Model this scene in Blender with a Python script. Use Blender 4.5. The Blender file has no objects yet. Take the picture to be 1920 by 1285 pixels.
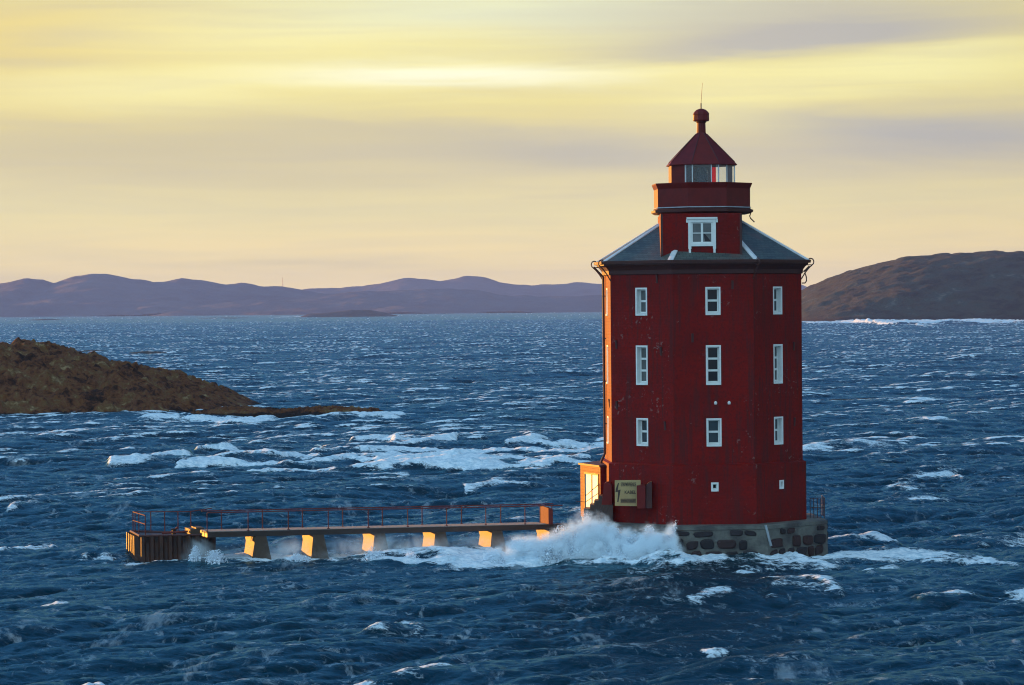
import bpy, bmesh, math, random
import numpy as np
from mathutils import Vector, Matrix

random.seed(7)
R = math.radians
scene = bpy.context.scene
COL = scene.collection

# ------------------------------------------------------------------ camera
F_PX, CAM_Z, HOR = 6000.0, 11.5, 577.0
PITCH, ROLL = math.atan((642.5 - HOR) / F_PX), R(0.5)
fwd = Vector((0, math.cos(PITCH), -math.sin(PITCH)))
rt0, up0 = Vector((1, 0, 0)), Vector((0, math.sin(PITCH), math.cos(PITCH)))
rt = rt0 * math.cos(ROLL) - up0 * math.sin(ROLL)
up = up0 * math.cos(ROLL) + rt0 * math.sin(ROLL)
cd = bpy.data.cameras.new('camera')
cam = bpy.data.objects.new('camera', cd)
COL.objects.link(cam)
m = Matrix((rt, up, -fwd)).transposed().to_4x4()
m.translation = Vector((0, 0, CAM_Z))
cam.matrix_world = m
cd.sensor_width, cd.lens = 36.0, F_PX / 1920 * 36.0
cd.clip_start, cd.clip_end = 1.0, 40000.0
scene.camera = cam
scene.render.resolution_x, scene.render.resolution_y = 1024, 685


def pix(px, py, Y):
    """world point that lies at depth Y on the sight line of a photo pixel (used to survey sizes)"""
    d = fwd * F_PX + rt * (px - 960) + up * (642.5 - py)
    return Vector((0, 0, CAM_Z)) + d * (Y / d.y)


def ground(px, py, z=0.0):
    d = fwd * F_PX + rt * (px - 960) + up * (642.5 - py)
    return Vector((0, 0, CAM_Z)) + d * ((z - CAM_Z) / d.z)


# ------------------------------------------------------------------ light
EXPO = 1.3
scene.view_settings.view_transform = 'Standard'
scene.view_settings.look = 'None'
scene.view_settings.exposure = EXPO
scene.view_settings.gamma = 1.0
SUN_AZ, SUN_EL = R(-46.5), R(3.6)         # azimuth from +Y, clockwise seen from above
sun_dir = Vector((math.sin(SUN_AZ) * math.cos(SUN_EL), math.cos(SUN_AZ) * math.cos(SUN_EL), math.sin(SUN_EL)))
sl = bpy.data.lights.new('sun', 'SUN')
sl.energy, sl.angle, sl.color = 5.0, R(0.5), (1.0, 0.40, 0.055)
so = bpy.data.objects.new('sun', sl)
COL.objects.link(so)
so.rotation_euler = sun_dir.to_track_quat('Z', 'Y').to_euler()
so.location = (0, 0, 200)


# ------------------------------------------------------------------ node helper
class NT:
    def __init__(self, tree):
        self.t, self.n, self.l = tree, tree.nodes, tree.links

    def node(self, typ, **kw):
        nd = self.n.new(typ)
        for k, v in kw.items():
            setattr(nd, k, v)
        return nd

    def put(self, sock, v):
        if v is None:
            return
        if isinstance(v, bpy.types.NodeSocket):
            self.l.new(v, sock)
        else:
            if isinstance(v, (tuple, list)) and sock.type == 'RGBA' and len(v) == 3:
                v = (*v, 1)
            sock.default_value = v

    def m(self, op, a, b=None, c=None, clamp=False):
        nd = self.node('ShaderNodeMath', operation=op, use_clamp=clamp)
        for i, v in enumerate((a, b, c)):
            self.put(nd.inputs[i], v)
        return nd.outputs[0]

    def step(self, x, a, b):
        nd = self.node('ShaderNodeMapRange', interpolation_type='SMOOTHSTEP')
        self.put(nd.inputs[0], x)
        self.put(nd.inputs[1], a)
        self.put(nd.inputs[2], b)
        return nd.outputs[0]

    def noise(self, vec, scale, detail=4, rough=0.55, dist=0.0, out=0):
        nd = self.node('ShaderNodeTexNoise')
        if vec is not None:
            self.put(nd.inputs['Vector'], vec)
        nd.inputs['Scale'].default_value = scale
        nd.inputs['Detail'].default_value = detail
        nd.inputs['Roughness'].default_value = rough
        nd.inputs['Distortion'].default_value = dist
        return nd.outputs[out]

    def mapping(self, vec, scale=(1, 1, 1), rot=(0, 0, 0), loc=(0, 0, 0)):
        nd = self.node('ShaderNodeMapping')
        self.put(nd.inputs[0], vec)
        nd.inputs['Scale'].default_value = scale
        nd.inputs['Rotation'].default_value = rot
        nd.inputs['Location'].default_value = loc
        return nd.outputs[0]

    def mix(self, f, a, b):
        nd = self.node('ShaderNodeMix', data_type='RGBA')
        self.put(nd.inputs[0], f)
        self.put(nd.inputs[6], a)
        self.put(nd.inputs[7], b)
        return nd.outputs[2]

    def ramp(self, f, stops):
        nd = self.node('ShaderNodeValToRGB')
        cr = nd.color_ramp
        while len(cr.elements) < len(stops):
            cr.elements.new(0.5)
        for e, (p, c) in zip(cr.elements, stops):
            e.position = p
            e.color = (*c, 1) if len(c) == 3 else c
        self.put(nd.inputs[0], f)
        return nd.outputs[0]

    def obj(self):
        return self.node('ShaderNodeTexCoord').outputs['Object']

    def geo(self):
        return self.node('ShaderNodeNewGeometry').outputs['Position']

    def bump(self, h, strength=0.3, dist=0.02):
        nd = self.node('ShaderNodeBump')
        nd.inputs['Strength'].default_value = strength
        nd.inputs['Distance'].default_value = dist
        self.put(nd.inputs['Height'], h)
        return nd.outputs[0]


def srgb(r, g, b):
    f = lambda c: (c / 255 / 12.92) if c / 255 <= 0.04045 else ((c / 255 + 0.055) / 1.055) ** 2.4
    return (f(r), f(g), f(b))


# ------------------------------------------------------------------ sky (world)
world = bpy.data.worlds.new('World')
scene.world = world
world.use_nodes = True
wt = NT(world.node_tree)
wt.n.clear()
dirv = wt.node('ShaderNodeTexCoord').outputs['Generated']
sep = wt.node('ShaderNodeSeparateXYZ')
wt.l.new(dirv, sep.inputs[0])
dx, dy, dz = sep.outputs
az = wt.m('MULTIPLY', wt.m('ARCTAN2', dx, dy), 180 / math.pi)          # degrees, 0 = +Y
el = wt.m('MULTIPLY', wt.m('ARCSINE', dz), 180 / math.pi)
nish = wt.node('ShaderNodeTexSky', sky_type='NISHITA')
nish.sun_disc = False
nish.sun_elevation, nish.sun_rotation = SUN_EL, SUN_AZ
nish.air_density, nish.dust_density, nish.ozone_density = 1.0, 0.6, 1.6
comb = wt.node('ShaderNodeCombineXYZ')
wt.put(comb.inputs[0], wt.m('MULTIPLY', az, 0.055))
wt.put(comb.inputs[1], wt.m('MULTIPLY', el, 0.55))
cvec = comb.outputs[0]
n1 = wt.noise(cvec, 1.6, 3, 0.5, 0.4)
n2 = wt.noise(wt.mapping(cvec, loc=(3.7, 1.2, 5)), 3.0, 5, 0.6, 0.5)
elw = wt.m('ADD', el, wt.m('ADD', wt.m('MULTIPLY', wt.m('SUBTRACT', n1, 0.5), 1.1), wt.m('MULTIPLY', wt.m('SUBTRACT', n2, 0.5), 0.5)))
EX = 2 ** EXPO


def skyc(r, g, b, k=1.0):
    c = srgb(r, g, b)
    return tuple(x / EX * k for x in c)


band = wt.ramp(wt.m('DIVIDE', elw, 8.0), [
    (0.00, skyc(255, 224, 158, 1.5)), (0.06, skyc(255, 228, 160, 1.30)), (0.13, skyc(254, 230, 164, 1.14)), (0.22, skyc(246, 230, 172, 1.03)), (0.34, skyc(236, 220, 172)),
    (0.43, skyc(246, 229, 158)), (0.53, skyc(254, 239, 150)), (0.62, skyc(251, 232, 146)), (0.70, skyc(240, 228, 162)), (1.0, skyc(198, 203, 205))])


def blob(u, v, su, sv, tilt=0.0, amp=1.0):
    """gaussian cloud feature; centre and size given as photo pixels, turned into azimuth/elevation degrees"""
    a0, e0 = (u - 960) / 104.7, (HOR - v) / 104.7
    da = wt.m('SUBTRACT', az, a0)
    de = wt.m('SUBTRACT', wt.m('ADD', el, wt.m('ADD', wt.m('MULTIPLY', wt.m('SUBTRACT', n2, 0.5), 0.75), wt.m('MULTIPLY', wt.m('SUBTRACT', n1, 0.5), 0.5))), e0)
    de = wt.m('SUBTRACT', de, wt.m('MULTIPLY', da, tilt))
    q = wt.m('ADD', wt.m('POWER', wt.m('DIVIDE', da, su / 104.7), 2.0), wt.m('POWER', wt.m('DIVIDE', de, sv / 104.7), 2.0))
    return wt.m('MULTIPLY', wt.m('EXPONENT', wt.m('MULTIPLY', q, -1.0)), amp)


def add_all(lst):
    s = lst[0]
    for x in lst[1:]:
        s = wt.m('ADD', s, x)
    return wt.m('MINIMUM', s, 1.0)


grey = add_all([blob(1350, 15, 500, 30, 0.03, 0.45), blob(1250, 100, 330, 20, 0.06, 0.4), blob(1500, 235, 260, 26, -0.05, 0.4), blob(700, 235, 300, 22, -0.06, 0.35), blob(150, 60, 120, 12, 0.1, 0.3), blob(1560, 66, 420, 42, 0.02, 1.0), blob(300, 275, 620, 62, 0.0, 0.75), blob(1090, 290, 280, 40, -0.03, 0.85),
                blob(1800, 268, 330, 55, 0.03, 1.0), blob(60, 118, 190, 16, -0.04, 0.5), blob(560, 492, 240, 9, 0.0, 0.35),
                blob(240, 20, 260, 14, 0.0, 0.45), blob(620, 345, 300, 20, 0.0, 0.3)])
glow = add_all([blob(840, 140, 300, 24, 0.0, 1.0), blob(250, 165, 330, 34, 0.0, 0.6), blob(1700, 150, 300, 40, 0.03, 0.8),
                blob(1330, 195, 160, 45, 0.0, 0.35), blob(500, 70, 380, 45, 0.0, 0.45), blob(1820, 105, 160, 18, 0.06, 0.4)])
east = wt.step(az, -6.0, 7.0)
c = wt.mix(blob(1000, 25, 560, 62, 0.0, 0.85), band, skyc(240, 246, 212, 1.06))
c = wt.mix(blob(30, 105, 300, 120, 0.0, 0.6), c, skyc(236, 208, 138))
c = wt.mix(grey, c, wt.mix(east, skyc(217, 204, 166), skyc(198, 194, 186)))
c = wt.mix(wt.m('MULTIPLY', glow, 0.85), c, skyc(255, 248, 184, 1.12))
core = blob(860, 143, 330, 20, 0.0, 0.62)
c = wt.mix(core, c, skyc(255, 255, 235, 1.15))
n3 = wt.noise(wt.mapping(cvec, scale=(0.75, 1.5, 1), rot=(0, 0, 0.10)), 4.2, 6, 0.58, 0.8)
c = wt.mix(wt.m('MULTIPLY', wt.m('SUBTRACT', n3, 0.42, clamp=True), 0.7), c, skyc(200, 194, 186))
# high cloud-veiled blue dome over the glow, its brightness shaped to light the scene
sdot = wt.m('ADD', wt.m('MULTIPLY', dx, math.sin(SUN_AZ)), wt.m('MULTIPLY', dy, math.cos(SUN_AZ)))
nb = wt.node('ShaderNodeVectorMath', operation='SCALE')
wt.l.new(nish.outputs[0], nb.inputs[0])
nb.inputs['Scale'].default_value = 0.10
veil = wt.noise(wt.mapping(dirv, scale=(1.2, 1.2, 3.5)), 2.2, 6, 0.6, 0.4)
dome = wt.mix(wt.m('ADD', wt.m('MULTIPLY', wt.step(veil, 0.25, 0.7), 0.40), 0.52), nb.outputs[0], wt.mix(wt.step(dy, -0.35, 0.35), (0.33, 0.53, 0.69), (0.024, 0.090, 0.235)))  # unseen sky behind the camera brightened for fill, ahead darkened for sea reflections
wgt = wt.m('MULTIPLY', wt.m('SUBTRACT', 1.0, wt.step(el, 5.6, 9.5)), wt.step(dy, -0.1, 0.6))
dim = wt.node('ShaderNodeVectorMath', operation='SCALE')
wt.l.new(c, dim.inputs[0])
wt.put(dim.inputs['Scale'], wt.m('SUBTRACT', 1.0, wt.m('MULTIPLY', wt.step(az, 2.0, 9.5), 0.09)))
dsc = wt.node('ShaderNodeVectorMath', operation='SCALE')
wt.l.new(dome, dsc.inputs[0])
wt.put(dsc.inputs['Scale'], wt.m('SUBTRACT', 1.12, wt.m('MULTIPLY', wt.step(dx, -0.3, 0.8), 0.62)))  # right side of the dome dimmed so the tower's right faces darken
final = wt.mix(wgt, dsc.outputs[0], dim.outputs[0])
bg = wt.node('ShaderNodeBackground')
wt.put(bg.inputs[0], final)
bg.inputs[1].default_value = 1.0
wo = wt.node('ShaderNodeOutputWorld')
wt.l.new(bg.outputs[0], wo.inputs[0])


# ------------------------------------------------------------------ materials
def mat(name, base, rough=0.7, var=0.25, scale=3.0, bump=0.0, bscale=30.0, spec=0.5, dark=None, metallic=0.0, bdist=0.02, worldpos=False):
    mt = bpy.data.materials.new(name)
    mt.use_nodes = True
    t = NT(mt.node_tree)
    b = t.n['Principled BSDF']
    v = t.geo() if worldpos else t.obj()
    n = t.noise(v, scale, 6, 0.6)
    d = dark or tuple(x * 0.55 for x in base)
    t.put(b.inputs['Base Color'], t.mix(t.m('MULTIPLY', t.step(n, 0.35, 0.7), var * 2 if var < 0.5 else 1.0), base, d))
    b.inputs['Roughness'].default_value = rough
    b.inputs['Specular IOR Level'].default_value = spec
    b.inputs['Metallic'].default_value = metallic
    if bump:
        t.put(b.inputs['Normal'], t.bump(t.noise(v, bscale, 5, 0.65), bump, bdist))
    return mt


def wall_material():
    mt = bpy.data.materials.new('red_painted_masonry')
    mt.use_nodes = True
    t = NT(mt.node_tree)
    b = t.n['Principled BSDF']
    v = t.obj()
    big = t.noise(v, 0.45, 4, 0.55)
    fine = t.noise(v, 9, 6, 0.65)
    col = t.mix(t.step(big, 0.35, 0.7), (0.205, 0.0055, 0.0035), (0.145, 0.0055, 0.0042))
    col = t.mix(t.m('MULTIPLY', t.step(fine, 0.42, 0.68), 0.75), col, (0.085, 0.006, 0.006))
    runs = t.noise(t.mapping(v, scale=(3.2, 3.2, 0.22)), 1.6, 5, 0.6)
    col = t.mix(t.m('MULTIPLY', t.step(runs, 0.47, 0.66), 0.85), col, (0.08, 0.012, 0.012))
    # flaked paint: small pale plaster spots gathered in a few patches
    patch = t.step(t.noise(t.mapping(v, loc=(4.3, 1.1, 2.2)), 0.55, 2, 0.5), 0.54, 0.64)
    spots = t.step(t.noise(v, 4.6, 5, 0.62, 0.6), 0.60, 0.64)
    col = t.mix(t.m('MULTIPLY', t.m('MULTIPLY', patch, spots), 0.5), col, (0.24, 0.17, 0.16))
    specks = t.step(t.noise(t.mapping(v, loc=(9, 3, 1)), 7.0, 3, 0.5), 0.745, 0.765)
    col = t.mix(t.m('MULTIPLY', specks, 0.4), col, (0.30, 0.22, 0.20))
    t.put(b.inputs['Base Color'], col)
    b.inputs['Roughness'].default_value = 0.56
    b.inputs['Specular IOR Level'].default_value = 0.10
    sp = t.node('ShaderNodeSeparateXYZ')
    t.l.new(v, sp.inputs[0])
    course = t.m('PINGPONG', sp.outputs[2], 0.075)
    h = t.m('ADD', t.m('MULTIPLY', fine, 0.8), t.m('MULTIPLY', t.step(course, 0.0, 0.014), 0.25))
    t.put(b.inputs['Normal'], t.bump(h, 0.45, 0.03))
    return mt


def slate_material():
    mt = bpy.data.materials.new('roof_slate')
    mt.use_nodes = True
    t = NT(mt.node_tree)
    b = t.n['Principled BSDF']
    uv = t.node('ShaderNodeUVMap').outputs[0]
    br = t.node('ShaderNodeTexBrick')
    t.put(br.inputs['Vector'], uv)
    br.inputs['Scale'].default_value = 1.0
    br.inputs['Brick Width'].default_value = 0.30
    br.inputs['Row Height'].default_value = 0.16
    br.inputs['Mortar Size'].default_value = 0.012
    br.inputs['Color1'].default_value = (0.070, 0.092, 0.082, 1)
    br.inputs['Color2'].default_value = (0.034, 0.048, 0.048, 1)
    br.inputs['Mortar'].default_value = (0.01, 0.012, 0.014, 1)
    n = t.noise(t.obj(), 0.8, 5, 0.6)
    col = t.mix(t.step(n, 0.5, 0.72), br.outputs[0], (0.10, 0.062, 0.052))
    t.put(b.inputs['Base Color'], col)
    b.inputs['Roughness'].default_value = 0.5
    t.put(b.inputs['Normal'], t.bump(br.outputs['Fac'], -0.8, 0.03))
    return mt


def glass_dark(name, col, rough=0.06, spec=0.22):
    mt = bpy.data.materials.new(name)
    mt.use_nodes = True
    t = NT(mt.node_tree)
    b = t.n['Principled BSDF']
    v = t.obj()
    t.put(b.inputs['Base Color'], t.mix(t.noise(v, 1.5, 3), col, tuple(x * 0.4 for x in col)))
    b.inputs['Roughness'].default_value = rough
    b.inputs['Specular IOR Level'].default_value = spec
    t.put(b.inputs['Normal'], t.bump(t.noise(v, 2.5, 2), 0.05, 0.03))
    return mt


def glass_clear(name, tint):
    mt = bpy.data.materials.new(name)
    mt.use_nodes = True
    t = NT(mt.node_tree)
    t.n.clear()
    tr = t.node('ShaderNodeBsdfTransparent')
    tr.inputs[0].default_value = (*tint, 1)
    gl = t.node('ShaderNodeBsdfGlossy')
    gl.inputs['Roughness'].default_value = 0.05
    lw = t.node('ShaderNodeLayerWeight')
    lw.inputs[0].default_value = 0.5
    mx = t.node('ShaderNodeMixShader')
    t.put(mx.inputs[0], t.m('ADD', t.m('MULTIPLY', t.m('POWER', lw.outputs['Facing'], 4.0), 0.45), 0.035))
    t.l.new(tr.outputs[0], mx.inputs[1])
    t.l.new(gl.outputs[0], mx.inputs[2])
    o = t.node('ShaderNodeOutputMaterial')
    t.l.new(mx.outputs[0], o.inputs[0])
    return mt


MAT = {}
MAT['wall'] = wall_material()
MAT['slate'] = slate_material()
MAT['red_metal'] = mat('red_painted_metal', (0.125, 0.010, 0.009), 0.48, 0.3, 2.5, 0.12, 25, dark=(0.07, 0.007, 0.007), spec=0.18)
MAT['dark_red'] = mat('dark_red_trim', (0.05, 0.007, 0.006), 0.6, 0.3, 4, 0.15, 30)
MAT['white'] = mat('white_paint', (0.72, 0.74, 0.72), 0.5, 0.12, 5, 0.06, 40, dark=(0.5, 0.5, 0.46))
MAT['zinc'] = mat('weathered_zinc', (0.62, 0.64, 0.66), 0.42, 0.2, 3, 0.05, 20, dark=(0.4, 0.38, 0.36))
MAT['drain'] = mat('grey_drain_pipe', (0.26, 0.30, 0.33), 0.6, 0.3, 4)
MAT['cream'] = mat('cream_sign_board', (0.36, 0.27, 0.115), 0.6, 0.25, 3, 0.1, 30, dark=(0.25, 0.18, 0.075))
MAT['black'] = mat('black_lettering', (0.03, 0.022, 0.015), 0.6)
MAT['brown_band'] = mat('brown_lettering_band', (0.16, 0.10, 0.045), 0.6)
MAT['concrete'] = mat('wet_weathered_concrete', (0.070, 0.044, 0.027), 0.62, 0.3, 1.8, 0.35, 14, spec=0.28, dark=(0.05, 0.038, 0.030), bdist=0.03)
MAT['deck'] = mat('pale_worn_deck', (0.21, 0.195, 0.18), 0.8, 0.25, 2.0, 0.3, 20, dark=(0.28, 0.26, 0.24))
MAT['dark_concrete'] = mat('wet_dark_concrete', (0.026, 0.015, 0.012), 0.5, 0.3, 2.0, 0.5, 10, bdist=0.04)
MAT['rust'] = mat('rusty_sheet_steel', (0.052, 0.017, 0.008), 0.55, 0.5, 1.6, 0.4, 18, spec=0.35, dark=(0.020, 0.010, 0.008))
MAT['rail'] = mat('rusty_red_rail', (0.15, 0.032, 0.026), 0.75, 0.3, 8, spec=0.2)
MAT['iron'] = mat('dark_iron', (0.07, 0.02, 0.016), 0.5, 0.3, 6)
MAT['mortar'] = mat('pale_lime_mortar', (0.13, 0.13, 0.11), 0.7, 0.6, 1.1, 0.9, 7, dark=(0.045, 0.042, 0.042), bdist=0.06)
MAT['pane'] = glass_dark('window_pane', (0.012, 0.014, 0.022))
MAT['curtain'] = glass_dark('window_pane_with_curtain', (0.16, 0.17, 0.17), 0.15)
MAT['pale_pane'] = glass_dark('reflecting_window_pane', (0.05, 0.062, 0.075), 0.06, 0.5)
MAT['lantern_glass'] = glass_clear('lantern_glass', (0.94, 0.96, 0.98))
MAT['red_glass'] = glass_clear('red_sector_glass', (0.75, 0.045, 0.06))
MAT['lens'] = glass_dark('lens_prisms', (0.02, 0.05, 0.09), 0.2, 0.3)


# ------------------------------------------------------------------ mesh helper
class MB:
    def __init__(self):
        self.v, self.f, self.uv = [], [], {}

    def quad(self, *pts):
        i = len(self.v)
        self.v += [tuple(p) for p in pts]
        self.f.append(tuple(range(i, i + len(pts))))

    def hexa(self, p):
        """p: eight corners, bottom ring of four then top ring of four"""
        i = len(self.v)
        self.v += [tuple(q) for q in p]
        for f in ((3, 2, 1, 0), (4, 5, 6, 7), (0, 1, 5, 4), (1, 2, 6, 5), (2, 3, 7, 6), (3, 0, 4, 7)):
            self.f.append(tuple(i + k for k in f))

    def box(self, c, s, M=None):
        x, y, z = (a / 2 for a in s)
        pts = [Vector(q) for q in ((-x, -y, -z), (x, -y, -z), (x, y, -z), (-x, y, -z), (-x, -y, z), (x, -y, z), (x, y, z), (-x, y, z))]
        if M is not None:
            pts = [M @ q for q in pts]
        self.hexa([q + Vector(c) for q in pts])

    def ring(self, prof, n=8, a0=0.0, cap0=False, cap1=False, c=(0, 0)):
        """surface of revolution with n sides; prof = [(radius, z)...]; vertex k at angle a0+k*360/n, 0 = towards -y"""
        base = len(self.v)
        for r, z in prof:
            for k in range(n):
                a = a0 + 2 * math.pi * k / n
                self.v.append((c[0] + r * math.sin(a), c[1] - r * math.cos(a), z))
        for j in range(len(prof) - 1):
            for k in range(n):
                k2 = (k + 1) % n
                self.f.append((base + j * n + k, base + j * n + k2, base + (j + 1) * n + k2, base + (j + 1) * n + k))
        if cap0:
            self.f.append(tuple(base + k for k in reversed(range(n))))
        if cap1:
            self.f.append(tuple(base + (len(prof) - 1) * n + k for k in range(n)))

    def tube(self, pts, r, n=6, cap=True):
        pts = [Vector(p) for p in pts]
        base = len(self.v)
        rs = r if isinstance(r, (list, tuple)) else [r] * len(pts)
        for i, p in enumerate(pts):
            d = (pts[min(i + 1, len(pts) - 1)] - pts[max(i - 1, 0)]).normalized()
            a = d.cross(Vector((0.13, 0.31, 0.94)))
            if a.length < 0.05:
                a = d.cross(Vector((1, 0, 0)))
            a.normalize()
            b = d.cross(a)
            for k in range(n):
                t = 2 * math.pi * k / n
                self.v.append(tuple(p + (a * math.cos(t) + b * math.sin(t)) * rs[i]))
        for i in range(len(pts) - 1):
            for k in range(n):
                k2 = (k + 1) % n
                self.f.append((base + i * n + k, base + i * n + k2, base + (i + 1) * n + k2, base + (i + 1) * n + k))
        if cap:
            self.f.append(tuple(base + k for k in reversed(range(n))))
            self.f.append(tuple(base + (len(pts) - 1) * n + k for k in range(n)))

    def build(self, name, material, parent=None, smooth=False, bevel=0.0):
        me = bpy.data.meshes.new(name)
        me.from_pydata(self.v, [], self.f)
        me.materials.append(material)
        bm = bmesh.new()
        bm.from_mesh(me)
        bmesh.ops.recalc_face_normals(bm, faces=bm.faces)
        if bevel:
            bmesh.ops.bevel(bm, geom=list(bm.edges), offset=bevel, segments=1, affect='EDGES')
        bm.to_mesh(me)
        bm.free()
        if smooth:
            for p in me.polygons:
                p.use_smooth = True
        o = bpy.data.objects.new(name, me)
        COL.objects.link(o)
        if parent is not None:
            o.parent = parent
        return o


def tag(o, label=None, cat=None, group=None, kind=None):
    for k, v in (('label', label), ('category', cat), ('group', group), ('kind', kind)):
        if v:
            o[k] = v
    return o


def empty(name, loc, rz=0.0):
    o = bpy.data.objects.new(name, None)
    o.empty_display_size = 0.5
    o.location = loc
    o.rotation_euler = (0, 0, rz)
    COL.objects.link(o)
    return o


def fbm(x, y, cell, octaves=5, seed=0, gain=0.5):
    """value-noise fractal on arrays, about -1..1"""
    out = np.zeros(np.broadcast(x, y).shape)
    amp, tot, c = 1.0, 0.0, cell
    for o in range(octaves):
        rng = np.random.RandomState(seed * 31 + o)
        tab = rng.rand(256, 256) * 2 - 1
        u, v = x / c + 17.3 * o, y / c + 5.1 * o
        iu, iv = np.floor(u).astype(int), np.floor(v).astype(int)
        fu, fv = u - iu, v - iv
        fu, fv = fu * fu * (3 - 2 * fu), fv * fv * (3 - 2 * fv)
        a, b = tab[iu & 255, iv & 255], tab[(iu + 1) & 255, iv & 255]
        d, e = tab[iu & 255, (iv + 1) & 255], tab[(iu + 1) & 255, (iv + 1) & 255]
        out += amp * ((a * (1 - fu) + b * fu) * (1 - fv) + (d * (1 - fu) + e * fu) * fv)
        tot += amp
        amp *= gain
        c *= 0.5
    return out / tot * 1.6


def grid_object(name, X, Y, Z, material, attrs=None, smooth=True, extra=None):
    nr, nc = X.shape
    co = np.stack([X, Y, Z], -1).reshape(-1, 3).astype(np.float32)
    idx = np.arange(nr * nc).reshape(nr, nc)
    q = np.stack([idx[:-1, :-1], idx[:-1, 1:], idx[1:, 1:], idx[1:, :-1]], -1).reshape(-1, 4)
    if extra is not None:
        ev, ef = extra
        q = np.vstack([q, np.asarray(ef) + len(co)])
        co = np.vstack([co, np.asarray(ev, np.float32)])
    me = bpy.data.meshes.new(name)
    me.vertices.add(len(co))
    me.vertices.foreach_set('co', co.ravel())
    me.loops.add(q.size)
    me.loops.foreach_set('vertex_index', q.ravel().astype(np.int32))
    me.polygons.add(len(q))
    me.polygons.foreach_set('loop_start', (np.arange(len(q)) * 4).astype(np.int32))
    me.polygons.foreach_set('loop_total', np.full(len(q), 4, np.int32))
    me.update(calc_edges=True)
    me.polygons.foreach_set('use_smooth', np.full(len(q), smooth))
    for k, a in (attrs or {}).items():
        at = me.attributes.new(k, 'FLOAT', 'POINT')
        arr = np.zeros(len(co), np.float32)
        arr[:a.size] = a.ravel()
        at.data.foreach_set('value', arr)
    me.materials.append(material)
    o = bpy.data.objects.new(name, me)
    COL.objects.link(o)
    return o


# ------------------------------------------------------------------ haze
hb = MB()
hb.box((0, 5300, 63), (9200, 11600, 134))
hm = bpy.data.materials.new('haze')
hm.use_nodes = True
ht = NT(hm.node_tree)
ht.n.clear()
pv = ht.node('ShaderNodeVolumePrincipled')
pv.inputs['Color'].default_value = (0.42, 0.52, 0.86, 1)
pv.inputs['Density'].default_value = 6.6e-5
pv.inputs['Anisotropy'].default_value = -0.25
ho = ht.node('ShaderNodeOutputMaterial')
ht.l.new(pv.outputs[0], ho.inputs['Volume'])
tag(hb.build('haze', hm), 'thin bluish sea haze over the whole bay', kind='stuff')

# ------------------------------------------------------------------ sea
WIND = R(-48)                          # direction the wind blows to, from +X


def cascade(L, N, lmin, lmax, sigma, seed, rot, spread=2.0, p=3.4):
    rng = np.random.RandomState(seed)
    k1 = 2 * np.pi * np.fft.fftfreq(N, L / N)
    KX, KY = np.meshgrid(k1, k1, indexing='ij')
    K = np.hypot(KX, KY)
    K[0, 0] = 1.0
    wl = 2 * np.pi / K
    w = WIND - rot
    cs = (KX * math.cos(w) + KY * math.sin(w)) / K
    S = K ** (-p) * (0.02 + np.abs(cs) ** spread)
    S *= 1 / (1 + np.exp(-(wl - lmin) / (0.12 * lmin))) * 1 / (1 + np.exp((wl - lmax) / (0.12 * lmax)))
    S[0, 0] = 0
    A = np.sqrt(S) * (rng.randn(N, N) + 1j * rng.randn(N, N))
    h = np.fft.ifft2(A).real
    A *= sigma / h.std()
    f = lambda s: np.fft.ifft2(s).real.astype(np.float32)
    return dict(L=L, N=N, rot=rot, h=f(A), dx=f(1j * KX / K * A), dy=f(1j * KY / K * A),
                xx=f(-KX * KX / K * A), yy=f(-KY * KY / K * A), xy=f(-KX * KY / K * A))


def sample(cs, names, X, Y):
    c, s = math.cos(cs['rot']), math.sin(cs['rot'])
    u = (X * c + Y * s) / cs['L'] * cs['N']
    v = (-X * s + Y * c) / cs['L'] * cs['N']
    N = cs['N']
    iu, iv = np.floor(u).astype(np.int32), np.floor(v).astype(np.int32)
    fu, fv = (u - iu).astype(np.float32), (v - iv).astype(np.float32)
    a, b, a1, b1 = iu % N, iv % N, (iu + 1) % N, (iv + 1) % N
    out = []
    for nm in names:
        t = cs[nm]
        out.append((t[a, b] * (1 - fu) + t[a1, b] * fu) * (1 - fv) + (t[a, b1] * (1 - fu) + t[a1, b1] * fu) * fv)
    return out


CHOP = 1.15
cA = cascade(331.0, 512, 9.0, 45.0, 0.23, 3, R(11), 4.0)
cB = cascade(97.0, 1024, 1.1, 11.0, 0.112, 5, R(-23), 5.0, 3.2)
cC = cascade(29.0, 768, 0.22, 1.8, 0.021, 8, R(38), 4.0, 2.7)


def smear(cs, thr, wid, steps, decay):
    J = (1 + CHOP * cs['xx']) * (1 + CHOP * cs['yy']) - (CHOP * cs['xy']) ** 2
    F0 = np.clip((thr - J) / wid, 0, 1)
    F = F0.copy()
    w = WIND - cs['rot']
    cell = cs['L'] / cs['N']
    for a_, n_, dec in ((w + math.pi / 2, steps, decay), (w - math.pi / 2, steps, decay), (w + math.pi, 4, 0.72)):
        for i in range(1, n_):
            dxs, dys = i * 0.13 * math.cos(a_) / cell, i * 0.13 * math.sin(a_) / cell
            F = np.maximum(F, np.roll(F0, (int(round(dxs)), int(round(dys))), (0, 1)) * dec ** i)
    cs['foam'] = F.astype(np.float32)


smear(cB, 0.765, 0.24, 10, 0.84)

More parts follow.
